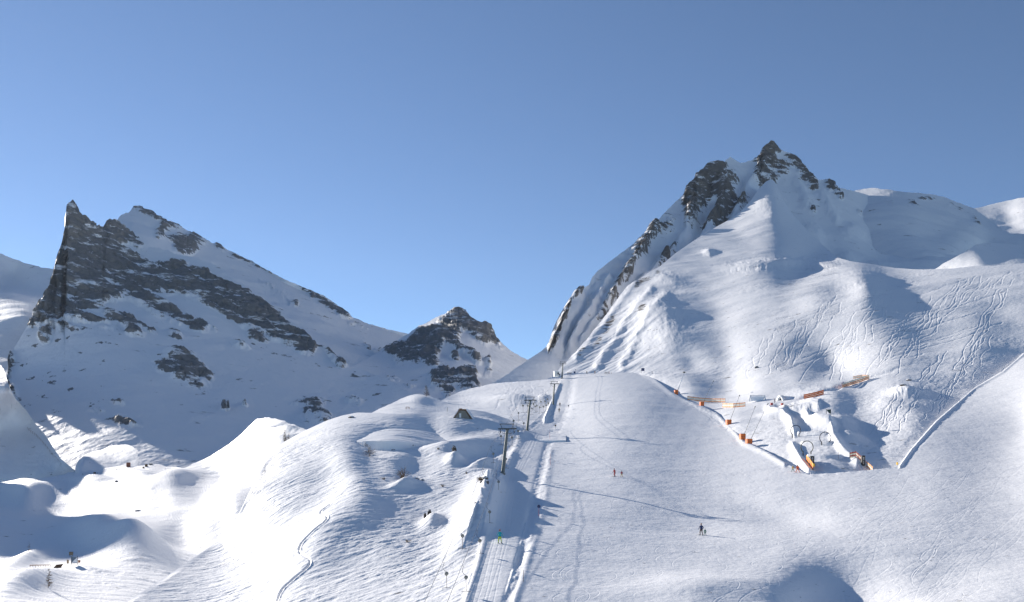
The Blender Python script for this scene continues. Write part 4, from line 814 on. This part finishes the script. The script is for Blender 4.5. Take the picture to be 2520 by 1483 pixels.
fence('safety_fence', [TS(1778, 1001), TS(1805, 1001), TS(1834, 998)], 1.5, 'pale orange netting fence above the third orange pad', [orange2, cream, orange2], group=GF)
fence('safety_fence', [TS(1978, 982), TS(2003, 978), TS(2027, 974)], 1.6, 'short bright orange fence right of the white snow dome', [orange], group=GF, gap=.15)
fence('safety_fence', [TS(2073, 953), TS(2105, 945), TS(2139, 936)], 1.7, 'long orange fence running up the bank to the upper right corner of the park', [orange2, orange2, cream], group=GF, gap=.25)
fence('safety_fence', [TS(2100, 934), TS(2120, 930), TS(2138, 928)], 1.0, 'low pale orange net behind the top of the long bank fence', [orange2, cream], group=GF)
fence('banner_fence', [TS(2091, 1132), TS(2106, 1137), TS(2120, 1142)], 1.35, 'red and cream striped banner fence left of the right dark pillar', [cream, simple('faded_red', (.42, .08, .06), .7), cream, simple('faded_red_top', (.40, .08, .06), .7)], group=None, gap=.02, stripes=4)
fence('safety_fence', [TS(2131, 1146), TS(2140, 1153), TS(2148, 1160)], 1.2, 'short sagging orange net right of the right dark pillar', [orange2, cream], group=GF)
fence('safety_fence', [TS(1984, 1134), TS(1993, 1146), TS(2001, 1160)], 1.4, 'glowing yellow orange banner fence beside the left dark pillar', [simple('amber_banner', (.85, .36, .04), .6), orange], group=GF, gap=.05)
# ---- pillars with pale marks
def pillar(p, w_, h_, label):
    t = thing('banner_pillar', p, label, 'banner pillar', 'dark pillars at the snow lane entrance', rz=.1)
    b = MB(); b.box((0, 0, h_*.5), (w_, w_*.7, h_), bevel=.05); b.build('body', black, t)
    for k, (z, q) in enumerate(((.78, .5), (.62, .3), (.4, .42), (.22, .55))):
        b = MB(); b.lathe((0, -w_*.36, h_*z), [(w_*.30*q+.02, 0), (w_*.30*q+.02, .02)], 8, axis='y'); b.box((0, -w_*.37, h_*z-.14), (w_*.55, .015, .05)); b.build('emblem', simple('pale_print', (.5, .5, .48), .6) if k == 0 else bpy.data.materials['pale_print'], t)
    return t
pillar(TS(1998, 1146), .85, 2.25, 'left dark pillar with pale round emblems, beside the amber fence')
pillar(TS(2124, 1146), .78, 2.3, 'right dark pillar with pale round emblems, beside the striped banner fence')
def boxcap(mat, sx, sz):
    def f(t, h, lean): b = MB(); b.box((0, 0, h+sz*.4), (sx, sx*.8, sz), bevel=.04); b.build('box', mat, t)
    return f
pole('flag_post', TS(2003, 1160), 1.0, .035, wood, 'short post with a yellow box at the foot of the left dark pillar', 'post', boxcap(yellow, .4, .7))
pole('flag_post', TS(2208, 1158), 1.7, .035, wood, 'small yellow brown box on a stick near the lower right edge of the park', 'post', boxcap(yellow, .32, .55))
pole('flag_post', TS(2063, 1128), 1.8, .03, bark, 'bare thin stick left of the striped banner fence', 'post')
# ---- rings
def ring(cx_, cy_, r_, base, label, mat):
    p = TS(*base); k = p.y/2182; R_ = r_*k
    c = Vector(((cx_-CX)*k, p.y, (HZ-cy_)*k)); t = thing('hoop_gate', c, label, 'hoop', 'hoops to ski through in the snow lane')
    pts = [(R_*math.cos(math.radians(a)), 0, R_*math.sin(math.radians(a))) for a in np.linspace(-50, 230, 40)]
    b = MB(); b.tube(pts, .1, 6); b.build('hoop', mat, t, True)
    for s in (0, -1): b = MB(); q = Vector(pts[s]); b.tube([q+Vector((0, 0, .12)), q+Vector((0, 0, -.9))], .13, 6); b.build('foot', rubber, t)
olive = simple('olive_black_hoop', (.09, .085, .05), .6)
ring(1958, 1060, 12.5, (1958, 1076), 'upper left black hoop standing in the snow lane', simple('blue_black_hoop', (.025, .03, .05), .6))
ring(2031, 1078, 14, (2031, 1092), 'black hoop on the right edge of the snow lane', bpy.data.materials['blue_black_hoop'])
ring(1986, 1101, 15, (1986, 1118), 'lowest and largest olive black hoop, above the left dark pillar', olive)
# ---- white tunnel, white frame
p = TS(1919, 984); k = p.y/2182
t = thing('snow_tunnel', p, 'bright white dome-shaped tunnel mouth on the upper park terrace', 'tunnel', rz=-1.1)
def arch_mesh(R0, R1, y0, y1, hs=1.25):
    b = MB(); n = 18; vs = []
    for y in (y0, y1):
        for R_ in (R0, R1):
            for i in range(n+1): a = math.pi*i/n; vs.append((R_*math.cos(a), y, R_*hs*math.sin(a)-.2))
    m = n+1; f = []
    for i in range(n):
        f += [(i, i+1, m+i+1, m+i), (2*m+i, 3*m+i, 3*m+i+1, 2*m+i+1), (i, 2*m+i, 2*m+i+1, i+1), (m+i, m+i+1, 3*m+i+1, 3*m+i)]
    b.add(vs, f); return b
arch_mesh(12*k, 7*k, 0, 1.2).build('mouth', white, t, True); arch_mesh(11*k, 9.4*k, 1.2, 7).build('tunnel_shell', snowm, t, True)
b = MB(); b.box((0, 6.5, .6), (12*k, .3, 14*k)); b.build('rear_panel', simple('orange_tint_panel', (.8, .66, .52), .6), t)
p = TS(1864, 984); k = p.y/2182
t = thing('goal_frame', p, 'low white goal-shaped frame left of the white dome', 'frame', rz=.1)
for s in (-1, 1): b = MB(); b.tube([(s*20*k, 0, -.2), (s*19.5*k, 0, 1.2), (s*17.5*k, 0, 14*k)], .28, 8); b.build('upright', white, t, True)
b = MB(); b.tube([(-17.5*k, 0, 14*k), (0, 0, 13.4*k), (17.5*k, 0, 14.3*k)], .15, 8); b.build('crossbar', white, t, True)
b = MB(); b.add([(-17*k, .1, 0), (17*k, .1, 0), (17*k, .1, 12*k), (-17*k, .1, 12*k), (-17*k, .16, 0), (17*k, .16, 0), (17*k, .16, 12*k), (-17*k, .16, 12*k)], [(0, 1, 2, 3), (7, 6, 5, 4), (0, 4, 5, 1), (2, 6, 7, 3), (1, 5, 6, 2), (0, 3, 7, 4)]); b.build('net', snowm, t)
# small orange crates, banner flag
for px, py, l in ((1899, 997, 'small red orange crate at the left foot of the white dome terrace'), (1925, 997, 'small red orange crate below the right side of the white dome')):
    t = thing('gear_crate', TS(px, py), l, 'crate'); b = MB(); b.box((0, 0, .3), (.75, .6, .75), bevel=.05); b.build('body', red, t); b = MB(); b.box((0, 0, .7), (.8, .65, .08)); b.build('lid', orange, t)
p = TS(2039, 1042); k = p.y/2182
t = thing('banner_flag', p, 'dark triangular banner between two posts in the shaded bowl', 'banner')
for s in (-1, 1): b = MB(); b.bar((s*5.5*k, 0, -.3), (s*5.5*k, 0, 13*k), .08); b.build('post', dark, t)
b = MB(); b.add([(-5*k, -.03, 11.5*k), (5*k, -.03, 12*k), (5*k, -.03, 2*k), (1*k, -.03, 3*k), (-5*k, .03, 11.5*k), (5*k, .03, 12*k), (5*k, .03, 2*k), (1*k, .03, 3*k)], [(0, 3, 2, 1), (4, 5, 6, 7), (0, 1, 5, 4), (1, 2, 6, 5), (2, 3, 7, 6), (3, 0, 4, 7)]); b.build('cloth', simple('dark_green_cloth', (.035, .07, .06), .7), t)

# ---- valley equipment at the lower left
V = lambda px, py, lift=0.0: ground('left_valley', px, py, lift)
p = V(183, 1405); k = p.y/2182
t = thing('race_board', p, 'upright board with a dark and white diagonal panel in the left valley', 'sign', rz=.2)
for s in (-1, 1): b = MB(); b.bar((s*7*k, 0, -.5), (s*7*k, 0, 25*k), .06); b.build('post', dark, t)
b = MB(); b.add([(-6.5*k, 0, 8*k), (6.5*k, 0, 22*k), (-6.5*k, 0, 22*k), (-6.5*k, .06, 8*k), (6.5*k, .06, 22*k), (-6.5*k, .06, 22*k)], [(0, 1, 2), (5, 4, 3), (0, 3, 4, 1), (1, 4, 5, 2), (2, 5, 3, 0)]); b.build('dark_half', simple('slate_blue', (.09, .14, .2), .6), t)
b = MB(); b.add([(-6.5*k, 0, 8*k), (6.5*k, 0, 7*k), (6.5*k, 0, 21.5*k), (-6.5*k, .06, 8*k), (6.5*k, .06, 7*k), (6.5*k, .06, 21.5*k)], [(0, 1, 2), (5, 4, 3), (0, 3, 4, 1), (1, 4, 5, 2), (2, 5, 3, 0)]); b.build('white_half', white, t)
b = MB(); b.box((0, 0, 7*k), (14*k, .08, .1)); b.build('rail', dark, t)
def smallbox(px, py, w_, h_, mat, label, src, cat='box', legs=True):
    p = src(px, py); k = p.y/2182; t = thing('equipment_box', p, label, cat, rz=.3); b = MB(); b.box((0, 0, h_*k*.5+(.25 if legs else 0)), (w_*k, w_*k*.8, h_*k), bevel=.06*w_*k); b.build('housing', mat, t)
    b = MB(); b.box((0, 0, h_*k+(.3 if legs else .05)), (w_*k*1.1, w_*k*.9, .08)); b.build('lid', snowm if not legs else brown, t)
    if legs:
        for s in (-1, 1): b = MB(); b.bar((s*w_*k*.35, 0, -.4), (s*w_*k*.35, 0, .3), .05); b.build('leg', dark, t)
    return t
tan = simple('tan_housing', (.34, .24, .14), .7)
smallbox(175, 1373, 8, 7, tan, 'tan box standing alone on the snow above the diagonal board', V); smallbox(195, 1388, 5, 5, simple('terracotta', (.4, .17, .1), .7), 'small reddish box right beside the diagonal board', V); smallbox(167, 1396, 4, 8, tan, 'narrow tan box just left of the diagonal board', V)
t = thing('sloping_panel', V(143, 1404), 'dark sloping panel at the right end of the wooden railing', 'panel', rz=.2); b = MB(); b.add([(-.9, -.4, 0), (.55, -.4, .1), (.9, .4, .75), (-.45, .4, .65), (-.9, -.3, -.1), (.55, -.3, 0), (.9, .5, .65), (-.45, .5, .55)], [(0, 1, 2, 3), (7, 6, 5, 4), (0, 4, 5, 1), (1, 5, 6, 2), (2, 6, 7, 3), (3, 7, 4, 0)]); b.build('panel', brown, t); b = MB(); b.bar((.4, .3, -.4), (.5, .3, .6), .05); b.bar((-.5, .3, -.4), (-.4, .3, .6), .05); b.build('stand', dark, t)
A_, B_ = V(74, 1422), V(124, 1404)
t = thing('wooden_railing', A_, 'long low wooden railing on thin posts in the left valley', 'railing'); n = 8
b = MB(); b.bar((0, 0, .7), B_-A_+Vector((0, 0, .75)), .09, n=5); b.build('rail', brown, t)
for j in range(n+1): q = (B_-A_)*(j/n); b = MB(); b.bar(q+Vector((0, 0, -.4)), q+Vector((0, 0, .7)), .035, n=4); b.build('post', bark, t)
smallbox(316, 1150, 9, 11, simple('red_brown_boards', (.22, .09, .06), .8), 'red brown shed at the edge of the dark valley, farthest left hut', V, 'shed', False)
smallbox(360, 1150, 6, 6, simple('dark_brown_shed', (.16, .1, .05), .8), 'tiny brown shed right of the red brown shed', V, 'shed', False)
smallbox(371, 1145, 8, 3, wood, 'low grey brown stack on the crest beyond the tiny brown shed', V, 'stack', False)
smallbox(353, 1154, 4, 4, tan, 'tiny tan box left of the tiny brown shed', V, 'box', False)
smallbox(233, 1168, 5, 4, dark, 'small dark machine box on the snowy crest left of the sheds', V, 'box')
def wire_fence(src, pts, h, label, name='wire_fence', mat=bark):
    P_ = [src(*q) for q in pts]; o0 = P_[0]; t = thing(name, o0, label, 'fence'); Q = []
    for a, c in zip(P_[:-1], P_[1:]):
        n = max(1, int((c-a).length/4)); Q += [a.lerp(c, i/n)-o0 for i in range(n)]
    Q.append(P_[-1]-o0)
    for q in Q: b = MB(); b.bar(q+Vector((0, 0, -.5)), q+Vector((random.uniform(-.1, .1), 0, h)), .06, n=4); b.build('post', mat, t)
    for z in (.35, .9): b = MB(); b.tube([q+Vector((0, 0, h*z)) for q in Q], .035, 4); b.build('wire', mat, t)
wire_fence(V, [(203, 1172), (240, 1168), (287, 1163), (330, 1158)], 1.0, 'dark low fence line crossing the crest in front of the sheds')
wire_fence(lambda a, b_: ground('left_spur', a, b_), [(66, 1042+14), (90, 1076), (112, 1100), (128, 1120), (150, 1146)], 1.6, 'dark fence line running down the sunlit spur at the foot of the horn', mat=brown)

# ---- boulders
def boulder(px, py, w_, h_, label, seed, src=G):
    p = src(px, py); k = p.y/2182; bm = bmesh.new(); bmesh.ops.create_icosphere(bm, subdivisions=3, radius=1)
    co = np.array([v.co[:] for v in bm.verts]); n = fbm(co[:, 0]*1.3+seed, co[:, 1]*1.3, co[:, 2]*1.3, 4, .6, ridged=True)
    for v, d in zip(bm.verts, n): v.co *= 1+.45*float(d); v.co.x *= w_*k*.5; v.co.y *= w_*k*.45; v.co.z *= h_*k*.55
    me = bpy.data.meshes.new('boulder'); bm.to_mesh(me); bm.free(); me.materials.append(ROCKB); o = bpy.data.objects.new('boulder', me); C.objects.link(o); o.location = p+Vector((0, 0, h_*k*.15)); o.rotation_euler = (0, 0, seed)
    tag(o, label, 'rock', 'rocks poking out of the snow')
ROCKB, nt_, b_ = nodes('boulder_rock'); g_ = nt_.nodes.new('ShaderNodeNewGeometry'); sx_ = nt_.nodes.new('ShaderNodeSeparateXYZ'); nt_.links.new(g_.outputs['Normal'], sx_.inputs[0])
nz_ = nt_.nodes.new('ShaderNodeTexNoise'); nz_.inputs['Scale'].default_value = 3; nt_.links.new(g_.outputs['Position'], nz_.inputs['Vector'])
ad_ = nt_.nodes.new('ShaderNodeMath'); ad_.operation = 'ADD'; nt_.links.new(sx_.outputs[2], ad_.inputs[0]); nt_.links.new(nz_.outputs['Fac'], ad_.inputs[1])
mr_ = nt_.nodes.new('ShaderNodeMapRange'); mr_.inputs['From Min'].default_value = 1.0; mr_.inputs['From Max'].default_value = 1.15; nt_.links.new(ad_.outputs[0], mr_.inputs['Value'])
mx_ = nt_.nodes.new('ShaderNodeMix'); mx_.data_type = 'RGBA'; mx_.inputs[6].default_value = (.085, .07, .06, 1); mx_.inputs[7].default_value = (.85, .86, .88, 1); nt_.links.new(mr_.outputs[0], mx_.inputs[0]); nt_.links.new(mx_.outputs[2], b_.inputs['Base Color']); b_.inputs['Roughness'].default_value = .9
for a in [(1057, 1276, 9, 20, 'dark upright rock, right one of the pair on the open hillside', 1), (1046, 1281, 6, 16, 'slimmer dark rock, left one of the pair on the open hillside', 2), (1118, 1121, 9, 18, 'dark rock on the lee side of a snow hump near the hut hill', 3),
          (1188, 1134, 14, 6, 'flat dark rock on the snow ridge left of the largest pylon', 4), (1020, 1186, 22, 9, 'dark rocks under the bare fan-shaped bush', 5), (1194, 1216, 12, 9, 'dark rock on the shaded bank above the track shadow', 6), (1185, 1223, 6, 6, 'small rock lower on the shaded bank', 7),
          (1199, 1232, 8, 8, 'rock beside the tow rope at the bottom of the shaded bank', 8), (865, 1028, 13, 5, 'flat brown stone on the crest of the hut hill', 9), (968, 1112, 8, 4, 'small dark stone right of the spreading larch', 10), (1040, 1185, 9, 5, 'small dark rock at the tip of the bush mound', 11)]: boulder(*a)
for a in [(340, 1255, 12, 4, 'brown stone on the crest of the lower left snow mound', 12, V), (287, 1187, 6, 5, 'tiny dark stone at the lip of the big shadow', 13, V), (2262, 1000, 1, 1, '', 14, TS)][:2]: boulder(*a)
for a in [(1862, 908, 8, 6, 'dark stone on the terrace above the park', 15, TS), (2223, 965, 14, 5, 'dark rock beside a snow hump right of the park', 16, TS), (2236, 938, 12, 4, 'brown stone on top of a snow hump right of the bank fence', 17, TS)]: boulder(*a)

# ---- bare larches and shrubs
def bush(b, n, R_, H_, rg, r=.02, lean=0):
    for i in range(n):
        a = rg.uniform(0, 6.28); e = rg.uniform(.25, 1); q = Vector((math.cos(a)*R_*e+lean*.4, math.sin(a)*R_*e, H_*rg.uniform(.55, 1)*(1.15-.5*e)))
        mid = q*.5+Vector((0, 0, .12*H_)); b.tube([(0, 0, -.1), mid, q], [r*2.2, r*1.4, r*.7], 4)
        for j in range(3):
            s = mid.lerp(q, rg.uniform(0, .8)); b.tube([s, s+Vector((rg.uniform(-.3, .3)*R_, rg.uniform(-.3, .3)*R_, rg.uniform(.1, .35)*H_))], [r*.6, r*.3], 3)
def larch(p, H_, R_, label, seed, density=60, sparse=1.0, lean=0.0, name='larch_tree', trunk_r=.012):
    rg = random.Random(seed); t = thing(name, p, label, 'tree', 'bare larches on the snow'); b = MB()
    tp = lambda z: Vector((lean*z*z/H_+.03*H_*math.sin(z*3/H_+seed), .02*H_*math.sin(z*5/H_), z))
    b.tube([tp(H_*k/8-.1*(k == 0)) for k in range(9)], [H_*trunk_r*(1.15-k/8) for k in range(9)], 6); b.build('trunk', bark, t)
    b = MB(); r = H_*.0058
    for i in range(density):
        f = rg.random()**1.15; z = H_*(.10+.88*f); L = R_*(1-f)**.75*rg.uniform(.55, 1.1)+.04*H_; a = rg.uniform(0, 6.28); s = tp(z); d = Vector((math.cos(a), math.sin(a), rg.uniform(-.25, .35)))
        m = s+d*L*.55+Vector((0, 0, -.06*L)); e = s+d*L+Vector((0, 0, .10*L)); b.tube([s, m, e], [r*1.4, r, r*.5], 3)
        for j in range(int(5*sparse)):
            u = rg.uniform(.25, 1); q = s.lerp(m, u/.55) if u < .55 else m.lerp(e, (u-.55)/.45)
            b.tube([q, q+Vector((rg.uniform(-.3, .3), rg.uniform(-.3, .3), rg.uniform(-.28, .22)))*L*.8], [r*.8, r*.4], 3)
    b.build('crown', twig, t); return t
larch(ground('upper_hill', 1049, 980), 5.8, 1.7, 'small brown larch on the saddle behind the hut hill', 1, 90)
larch(V(702, 1092), 5.6, 1.3, 'taller brown larch of the pair in the hollow, against the dark slope', 2, 110)
larch(V(712, 1092), 4.2, 1.0, 'shorter larch right of the taller one in the hollow', 3, 80)
larch(G(910, 1133), 3.2, 2.0, 'wide spreading dwarf larch leaning over on the sunny hillside', 4, 60, lean=-.35)
larch(V(120, 1452), 3.3, .75, 'dense dark brown sapling at the lower left corner', 5, 80); larch(V(71, 1380), 2.6, .6, 'thin sparse sapling above the railing at the left edge', 6, 22)
def shrub(px, py, n, R_, H_, label, seed, src=G, r=.02):
    t = thing('dry_shrub', src(px, py), label, 'shrub', 'dry shrubs poking through the snow'); b = MB(); bush(b, n, R_, H_, random.Random(seed), r); b.build('branches', twig, t)
    b = MB(); b.lathe((0, 0, -.1), [(r*5, 0), (r*3, .2), (r*1.5, .3)], 6); b.build('root_stock', bark, t)
shrub(992, 1183, 26, 1.9, 2.6, 'large bare fan-shaped bush on a rocky mound in the middle of the hillside', 1, r=.028)
shrub(1078, 1118, 14, .5, .6, 'small brown tuft left of the snow hump with the rock', 2); shrub(1089, 1200, 16, .8, .5, 'low tuft of dry stems below the large bush', 3); shrub(1002, 1338, 12, .7, .4, 'sparse dry stems low on the open hillside', 4)
shrub(1182, 1211, 40, 1.0, .8, 'reddish dry shrub on the shaded bank beside the tow rope', 5); shrub(1149, 1172, 10, .6, .5, 'few dry stalks left of the largest pylon foot', 6); shrub(945, 1186, 12, .8, .5, 'dry stems left of the fan-shaped bush', 7)

# ---- people
def skin_mesh(J, E):
    me = bpy.data.meshes.new('person'); me.from_pydata([j[0] for j in J], E, []); o = bpy.data.objects.new('tmp', me); C.objects.link(o)
    o.modifiers.new('s', 'SKIN'); sv = me.skin_vertices[0].data
    for i, j in enumerate(J): sv[i].radius = j[1] if isinstance(j[1], tuple) else (j[1], j[1]); sv[i].use_root = (i == 0)
    o.modifiers.new('u', 'SUBSURF').levels = 2
    dg = bpy.context.evaluated_depsgraph_get(); out = bpy.data.meshes.new_from_object(o.evaluated_get(dg)); bpy.data.objects.remove(o); out.name = 'person'; return out
MATC = {}
def cmat(c, rough=.7):
    k = tuple(c)
    if k not in MATC: MATC[k] = simple('fabric', c, rough, var=.08)
    return MATC[k]
skin_m = simple('skin', (.5, .3, .22), .6)
def person(p, h, label, jacket, trousers, helmet, yaw=0.0, stance=.18, crouch=.1, lean=.05, arms='down', skis=True, hat=None, board=False, group=None, kind='skier'):
    s = h/1.75; V3 = lambda x, y, z: Vector((x*s, y*s, z*s)); cz = 1-crouch
    hip = .93*cz; kx = .02+stance*.6
    J = [(V3(0, 0, hip), .15*s), (V3(0, -lean*.5, hip+.22), (.155*s, .12*s)), (V3(0, -lean, hip+.45), (.19*s, .13*s)), (V3(0, -lean*1.1, hip+.56), .075*s), (V3(0, -lean*1.3, hip+.64), .085*s), (V3(0, -lean*1.35, hip+.74), .10*s), (V3(0, -lean*1.3, hip+.83), .06*s)]
    E = [(0, 1), (1, 2), (2, 3), (3, 4), (4, 5), (5, 6)]
    for q in (-1, 1):
        n = len(J)
        J += [(V3(q*.11, .01, hip-.07), .115*s), (V3(q*(.09+kx*.6), -.10-crouch*.5, hip*.53), .08*s), (V3(q*(.06+stance), .03, .12), .06*s), (V3(q*(.06+stance), -.02, .05), .06*s), (V3(q*(.06+stance), -.18, .045), .045*s)]
        E += [(0, n), (n, n+1), (n+1, n+2), (n+2, n+3), (n+3, n+4)]
        n = len(J); sh = hip+.47
        if arms == 'down': a = [(q*.33, -.02-lean, sh-.26), (q*.34, -.16-lean, sh-.46), (q*.33, -.2-lean, sh-.53)]
        elif arms == 'fwd': a = [(q*.31, -.12-lean, sh-.2), (q*.26, -.36-lean, sh-.26), (q*.25, -.44-lean, sh-.25)]
        else: a = [(q*.34, .02-lean, sh-.24), (q*(.2 if q > 0 else .42), .02, sh-.45), (q*(.16 if q > 0 else .45), .02, sh-.52)]
        J += [(V3(q*.2, -lean, sh), .075*s)]+[(V3(*c), r_*s) for c, r_ in zip(a, (.055, .045, .05))]; E += [(2, n), (n, n+1), (n+1, n+2), (n+2, n+3)]
        # thumb at the side of the glove
        J += [(V3(a[2][0]-q*.05, a[2][1]-.02, a[2][2]+.01), .018*s)]; E += [(n+3, n+4)]
    me = skin_mesh(J, E)
    for m_ in (jacket, trousers, cmat((.03, .03, .035)), skin_m): me.materials.append(m_)
    ht = J[4][0].z
    for f in me.polygons:
        c = f.center; f.use_smooth = True
        if c.z > ht-.01*s: f.material_index = 3
        elif c.z < .15*s: f.material_index = 2
        elif c.z < (hip-.06)*s and abs(c.x) < (.24 if c.z > .6*s*cz else .9)*s: f.material_index = 1
        elif c.z < (hip-.0)*s and c.z < J[-2][0].z+.05*s: f.material_index = 2
        else: f.material_index = 0
    o = bpy.data.objects.new('person', me); C.objects.link(o); o.location = p; o.rotation_euler[2] = yaw
    tag(o, label, 'person', group)
    hd = J[5][0]
    b = MB(); b.lathe(hd+V3(0, .01, -.0), [(.118*s, -.03*s), (.125*s, .03*s), (.115*s, .09*s), (.08*s, .135*s), (.03*s, .155*s)], 12); b.build('helmet', helmet, o, True)
    b = MB(); b.box(hd+V3(0, -.095, -.01), (.15*s, .05*s, .06*s), bevel=.012*s); b.build('goggles', rubber, o)
    if hat:
        b = MB()
        for q in (-1, 0, 1): b.tube([hd+V3(q*.05, 0, .13), hd+V3(q*.09, 0, .26)], [.025*s, .008*s], 5)
        b.build('hat_spikes', hat, o)
    if skis:
        for q in (-1, 1):
            b = MB(); x = q*(.06+stance); tw_ = -q*(.25 if stance > .25 else 0)
            pts = [V3(x+tw_*.75, -.85, .07), V3(x+tw_*.6, -.7, .01), V3(x, .05, .0), V3(x-tw_*.7, .7, .0)]
            for a_, c_ in zip(pts[:-1], pts[1:]):
                w_ = Vector((.045*s, 0, 0)); u_ = Vector((0, 0, .02*s)); b.add([a_-w_, a_+w_, c_+w_, c_-w_, a_-w_+u_, a_+w_+u_, c_+w_+u_, c_-w_+u_], [(3, 2, 1, 0), (4, 5, 6, 7), (0, 1, 5, 4), (1, 2, 6, 5), (2, 3, 7, 6), (3, 0, 4, 7)])
            b.build('ski', cmat((.12, .10, .10)), o)
    return o
RED, ORG, YEL, GRN, TEA = cmat((.42, .025, .03)), cmat((.80, .13, .02)), cmat((.62, .40, .05)), cmat((.03, .16, .12)), cmat((.0, .36, .40))
DK, BLU, LIM, BRN, TN = cmat((.03, .03, .035)), cmat((.03, .045, .13)), cmat((.42, .55, .02)), cmat((.12, .07, .05)), cmat((.45, .22, .10))
person(G(1513, 1174), 1.78, 'adult skier in a dark red suit gliding down the piste beside a child', RED, RED, cmat((.2, .02, .06)), yaw=-.9, crouch=.12, lean=.12, stance=.06)
person(G(1530, 1174), 1.35, 'child skier in a red jacket and yellow trousers beside the red adult', RED, YEL, DK, yaw=-.3, stance=.16)
person(G(1726, 1316), 1.78, 'adult in a dark blue jacket leading a small child across the piste', BLU, BRN, TN, yaw=-.6, arms='hold', stance=.14)
person(G(1735, 1318), 1.05, 'small child in dark green holding on beside the adult in dark blue', GRN, GRN, cmat((.1, .12, .12)), yaw=-.2, stance=.2, lean=.15)
person(G(1963, 1163), 1.75, 'skier in an all orange suit with legs spread at the park entrance', ORG, ORG, cmat((.25, .06, .04)), yaw=2.8, stance=.34, arms='fwd', lean=.15)
person(G(1951, 1160), 1.25, 'small skier in olive yellow left of the orange skier', YEL, GRN, YEL, yaw=2.6, stance=.3, lean=.1)
person(G(1230, 1338), 1.72, 'skier in a turquoise jacket and lime green trousers riding up the tow track', TEA, LIM, cmat((.22, .05, .06)), yaw=math.pi, hat=TN, stance=.14, crouch=.02, arms='hold')
person(G(1376, 1016), 1.8, 'skier in black riding the tow track, lower of the two in single file', DK, DK, DK, yaw=math.pi, stance=.16, crouch=.02)
person(G(1378, 1001), 1.75, 'skier in olive brown riding the tow track, upper of the two in single file', cmat((.10, .085, .05)), DK, BRN, yaw=math.pi, stance=.14, crouch=.02)
person(G(1444, 921), 1.7, 'tiny standing skier in olive at the piste top, left of the tan one', cmat((.16, .12, .05)), DK, BRN, yaw=.3)
person(G(1464, 921), 1.85, 'tiny standing skier in tan orange at the piste top', TN, BRN, RED, yaw=.1)
for i, (px, c, l) in enumerate(((1489, DK, 'leftmost tiny skier of the huddled group on the piste crest, in black'), (1492, BRN, 'second tiny skier of the huddled group on the piste crest, in brown'), (1496, DK, 'third tiny skier of the huddled group on the piste crest, in black'), (1499, RED, 'fourth tiny skier of the huddled group on the piste crest, in dark red'), (1504.5, TN, 'small separate child in tan just right of the huddled group on the crest'))):
    person(G(px, 921), (1.4, 1.35, 1.45, 1.4, 1.1)[i], l, c, DK, c, yaw=.4*i, crouch=.15, group='huddled group of skiers on the piste crest')
person(TS(1906, 990), 1.6, 'tiny person in brown red standing before the white dome', cmat((.25, .10, .08)), DK, BRN, yaw=1, skis=False)
# ================================================================ LIGHT, SKY, CAMERA
SUN_EL, SUN_AZ = math.radians(18.7), math.radians(-42)          # azimuth from the view axis (+Y), left negative
sd = Vector((math.sin(SUN_AZ)*math.cos(SUN_EL), math.cos(SUN_AZ)*math.cos(SUN_EL), math.sin(SUN_EL)))
ld = bpy.data.lights.new('sun', 'SUN'); ld.energy = 4.6; ld.angle = math.radians(.5); ld.color = (1, .93, .84)
lo = bpy.data.objects.new('sun', ld); C.objects.link(lo); lo.rotation_euler = (-sd).to_track_quat('-Z', 'Y').to_euler()
w = bpy.data.worlds.new('World'); sc.world = w; w.use_nodes = True; nt = w.node_tree
sk = nt.nodes.new('ShaderNodeTexSky'); sk.sky_type = 'NISHITA'; sk.sun_disc = False; sk.sun_elevation = SUN_EL
sk.sun_rotation = SUN_AZ; sk.altitude = 4200; sk.air_density = 1.05; sk.dust_density = .3; sk.ozone_density = 2.6
bg = nt.nodes['Background']; bg.inputs['Strength'].default_value = .08; nt.links.new(sk.outputs[0], bg.inputs[0])
cd = bpy.data.cameras.new('camera'); cam = bpy.data.objects.new('camera', cd); C.objects.link(cam); sc.camera = cam
cam.location = (0, 0, 0); cam.rotation_euler = (math.radians(90), 0, 0)
cd.sensor_width = 36; cd.sensor_fit = 'HORIZONTAL'; cd.lens = 36*F_/W_; cd.shift_y = (HZ-H_/2)/W_; cd.clip_start = .5; cd.clip_end = 30000
vs = sc.view_settings; vs.view_transform = 'Standard'; vs.look = 'None'; vs.gamma = 1; vs.exposure = .86
sc.cycles.use_denoising = True
sc.cycles.max_bounces = 6; sc.cycles.diffuse_bounces = 3

# the thin winter air between here and the far ridges
def haze():
    b = MB(); b.box((0, 2300, 550), (9000, 5400, 1400)); m = bpy.data.materials.new('thin_air'); m.use_nodes = True; nt = m.node_tree; nt.nodes.clear()
    o_ = nt.nodes.new('ShaderNodeOutputMaterial'); v = nt.nodes.new('ShaderNodeVolumePrincipled'); v.inputs['Color'].default_value = (.82, .9, 1, 1); v.inputs['Density'].default_value = .00001; v.inputs['Anisotropy'].default_value = .3
    nt.links.new(v.outputs[0], o_.inputs['Volume']); o = b.build('haze', m); o['kind'] = 'stuff'
haze()
sc.cycles.volume_bounces = 0
